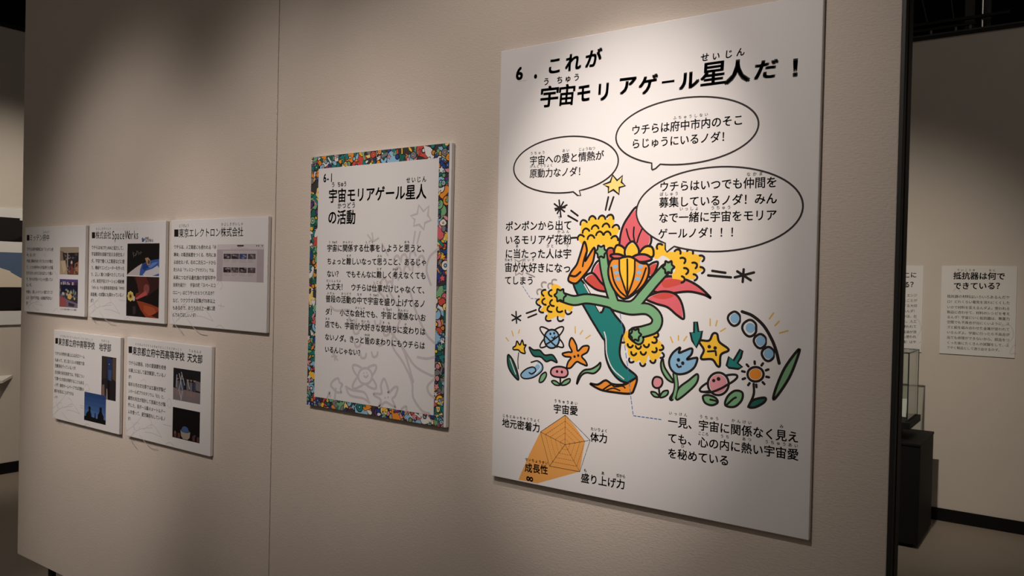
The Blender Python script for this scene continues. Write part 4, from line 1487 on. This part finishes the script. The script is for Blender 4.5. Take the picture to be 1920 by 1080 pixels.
# ------------------------------------------------------------------ far wall behind: two text boards, plinth, glass case
FY = YB - .006
br = Sheet((-0.5505, -0.2345, 0.8255, 1.2573), FY, [(1767., 499), (1908.5, 500), (1760.5, 662), (1902., 672)])
br.make_root('caption_board', 'white text board hanging in full view on the far wall, clear of the glass case', 'caption board', .006, 'white text boards on the far wall')
c = (1750, 490, 5.4)
watermark(br, c, [[(690, 660), (760, 640), (805, 700), (800, 780), (720, 860)], [(770, 930), (800, 870), (830, 840)], [(205, 300), (240, 270), (280, 310)], [(780, 940), (830, 930)]], .003, 1)
k = Ink(br, c, .0006)
k.text('[抵抗器|ていこうき]は[何|なに]で', (205, 145), (732, 150), wt=.022, ruby=.3)
k.text('できている？', (205, 246), (722, 247), wt=.022)
k.build('title_text')
k = Ink(br, c, .0006)
for t, y, n in (('抵抗器の材料はいろいろあるんだケ', 352, 16), ('ロ！どれくらい電気を流れにくくした', 405, 16), ('いかで材料を変えるんダよ。使われる', 461, 16), ('製品に合わせて、材料のレシピを考え', 511, 16), ('るんダ！宇宙にいく抵抗器は、無重力', 561, 16), ('空間でも不具合が出にくいように、ス', 611, 16),
                ('ズと鉛を組み合わせた金属が使われて', 663, 16), ('いるんダよ。宇宙に行ったら不具合が', 715, 16), ('出ても修理ができないから、部品をつ', 767, 16), ('くった後にたくさんの試験をして、よ', 819, 16), ('うやく製品として送り出せるのダ。', 868, 14)):
    x = 142 - (y - 352) * .018
    d = 636.0 / 16 * n
    k.text(t, (x, y), (x + d, y + d * (.02 + (y - 352) * .00007)), m=M_INK2, wt=.012)
k.build('body_text')

bl = Sheet((-0.9469, -0.6309, 0.8240, 1.2560), FY, [(1592.5, 495), (1732, 499), (1585.5, 651), (1728, 661.3)])
bl.make_root('caption_board', 'white text board behind the glass case on the far wall, half hidden', 'caption board', .006, 'white text boards on the far wall')
c = (1680, 490, 5.68)
watermark(bl, c, [[(190, 590), (250, 640), (270, 720), (230, 790)], [(245, 870), (270, 860)]], .003, 1)
k = Ink(bl, c, .0006)
k.text('こに', (65, 138), (216, 140), wt=.022)
k.part('title_text')
k.text('る？', (55, 238), (222, 240), wt=.022)
k.build('title_text')
k = Ink(bl, c, .0006)
for t, y in (('、エンジ', 356), ('たことが', 411), ('する大切', 466), ('るんダ！', 523), ('きは、お', 579), ('よ。人工', 635), ('使われて', 690), ('電源が流', 748), ('も使われ', 800), ('機！はや', 856), ('器！はや', 957)):
    x1 = 224 - (y - 356) * .02
    k.text(t, (x1 - 168, y - 3), (x1, y), m=M_INK2, wt=.012)
    if y == 856:
        k.part('body_text')
k.build('body_text')

# black plinth
pl = empty('display_plinth', (-0.90, 2.81, 0), 'matt black plinth under the glass case by the far wall', 'plinth')
o = pl.location
MB().box((-1.26, 2.616, 0.018), (-0.542, 3.00, 0.455), M_BLACK).build('body', pl, o, .002)
MB().box((-1.265, 2.610, 0.452), (-0.540, 3.005, 0.464), M_BLACK).build('top_plate', pl, o, .002)
MB().box((-1.24, 2.64, 0.0), (-0.565, 2.98, 0.018), M_BLACK).build('kick_base', pl, o)

# glass case standing on the plinth
gl = bpy.data.materials.new('clear_glass')
gl.use_nodes = True
gn = gl.node_tree
gn.nodes.remove(gn.nodes['Principled BSDF'])
g_tr = gn.nodes.new('ShaderNodeBsdfTransparent')
g_tr.inputs['Color'].default_value = (.95, .975, .96, 1)
g_gl = gn.nodes.new('ShaderNodeBsdfGlossy')
g_gl.inputs['Roughness'].default_value = .03
g_lw = gn.nodes.new('ShaderNodeLayerWeight')      # reflection grows towards grazing angles (Schlick)
g_lw.inputs['Blend'].default_value = .5
g_pw = gn.nodes.new('ShaderNodeMath')
g_pw.operation = 'POWER'
g_pw.inputs[1].default_value = 5.0
g_ad = gn.nodes.new('ShaderNodeMath')
g_ad.operation = 'MULTIPLY_ADD'
g_ad.inputs[1].default_value = .7
g_ad.inputs[2].default_value = .04
gn.links.new(g_lw.outputs['Facing'], g_pw.inputs[0])
gn.links.new(g_pw.outputs['Value'], g_ad.inputs[0])
g_mx = gn.nodes.new('ShaderNodeMixShader')
gn.links.new(g_ad.outputs['Value'], g_mx.inputs['Fac'])
gn.links.new(g_tr.outputs['BSDF'], g_mx.inputs[1])
gn.links.new(g_gl.outputs['BSDF'], g_mx.inputs[2])
gn.links.new(g_mx.outputs['Shader'], gn.nodes['Material Output'].inputs['Surface'])
gs = empty('glass_case', (-0.86, 2.80, 0.464), 'glass display case on a black base standing on the black plinth', 'display case')
o = gs.location
MB().box((-1.10, 2.70, 0.464), (-0.66, 2.90, 0.516), M_BLACK).build('case_support', gs, o)
MB().box((-1.13, 2.648, 0.516), (-0.592, 2.952, 0.546), M_BLACK).build('case_base', gs, o, .001)
gx0, gx1, gy0, gy1, gz0, gz1 = -1.118, -0.604, 2.664, 2.93, 0.546, 0.852
TG = .005
for a, b in (((gx0, gy0, gz0), (gx1, gy0 + TG, gz1)), ((gx0, gy1 - TG, gz0), (gx1, gy1, gz1)), ((gx1 - TG, gy0 + TG, gz0), (gx1, gy1 - TG, gz1)), ((gx0, gy0 + TG, gz0), (gx0 + TG, gy1 - TG, gz1))):
    MB().box(a, b, gl).build('glass_pane', gs, o)
MB().box((gx0, gy0, gz1), (gx1, gy1, gz1 + TG), gl).build('glass_lid', gs, o)
ed = MB()
GE = mat('dark_glass_edge', (40, 48, 46), .3)
ed.box((gx1 - .004, gy0 - .001, gz0), (gx1 + .001, gy0 + .003, gz1 + TG), GE)
ed.box((gx0, gy0 - .001, gz1 + .0005), (gx1, gy0 + .001, gz1 + TG), GE)
ed.box((gx1 - .002, gy1 - .006, gz0), (gx1 + .001, gy1 + .0005, gz1 + TG), GE)
ed.box((gx1 - .003, gy0, gz1 + .001), (gx1 + .001, gy1, gz1 + TG + .0005), GE)
ed.box((gx0, gy1 - .006, gz1 + .001), (gx1, gy1 + .0005, gz1 + TG + .0005), GE)
ed.build('corner_edge', gs, o)
MB().box((gx1 - .010, gy0 + .01, gz0), (gx1 - .004, gy1 - .006, gz0 + .008), GE).build('bottom_seal', gs, o)
cd = MB().box((-0.70, 2.772, 0.552), (-0.628, 2.776, 0.636), M_BOARD, Matrix.Rotation(math.radians(-14), 3, 'X'), (-0.66, 2.774, 0.552))
cd.box((-0.68, 2.776, 0.5462), (-0.65, 2.80, 0.556), M_BOARD)
tag(cd.build('label_card'), 'small white card leaning inside the glass case', 'card')

# ------------------------------------------------------------------ left wall: white panel with three landscape photos, small white shelf
wp = empty('photo_panel', (XL, 0.35, 0.82), 'white panel with two black photos and a blue sky photo on the side wall', 'photo panel')
o = wp.location
PX = XL + .012
MB().box((XL + .002, -0.15, 0.827), (PX, 0.90, 1.470), M_BOARD).build('board', wp, o, .001)


def side_photo(z0, z1, hill, base, name):
    m = MB()
    m.box((PX, -0.12, z0), (PX + .0006, 0.80, z1), base)
    o2 = m.build('photo', wp, o)
    n = MB()
    pts, mm = hill
    k = len(pts)
    n.v = [(PX + .0009, p[0], p[1]) for p in pts]
    for t in tess([(p[0], p[1]) for p in pts]):
        n.f.append(list(t))
        n.m.append(n.mi(mm))
    n.build('landscape', o2, o)
    return o2


side_photo(1.288, 1.420, ([(.66, 1.288), (.70, 1.292), (.735, 1.300), (.76, 1.318), (.80, 1.33), (.80, 1.288)], cm(12, 11, 12)), cm(34, 31, 32), 'a')
side_photo(1.040, 1.228, ([(-.12, 1.040), (.80, 1.040), (.80, 1.085), (.765, 1.088), (.745, 1.10), (.715, 1.118), (.712, 1.125), (.66, 1.142), (.4, 1.16), (-.12, 1.12)], cm(226, 214, 196)), cm(88, 108, 138), 'b')
side_photo(0.905, 1.036, ([(.70, .905), (.73, .912), (.76, .922), (.80, .932), (.80, .905)], cm(10, 9, 10)), cm(26, 22, 24), 'c')
MB().box((PX, .757, 1.408), (PX + .003, .785, 1.424), M_WHITE).build('clip', wp, o)
sh = MB()
v = [(XL, .10), (XL, .738), (XL + .07, .66), (XL + .07, .10)]
sh.v = [(p[0], p[1], .546 - (p[0] - XL) * .25) for p in v] + [(p[0], p[1], .532 - (p[0] - XL) * .25) for p in v]
sh.f = [[0, 1, 2, 3], [7, 6, 5, 4], [0, 4, 5, 1], [1, 5, 6, 2], [2, 6, 7, 3], [3, 7, 4, 0]]
sh.m = [sh.mi(M_WHITE)] * 6
tag(sh.build('wall_shelf'), 'small white sloping shelf on the side wall below the photo panel', 'shelf')

bpy.data.objects.remove(_to)
bpy.data.curves.remove(_tc)
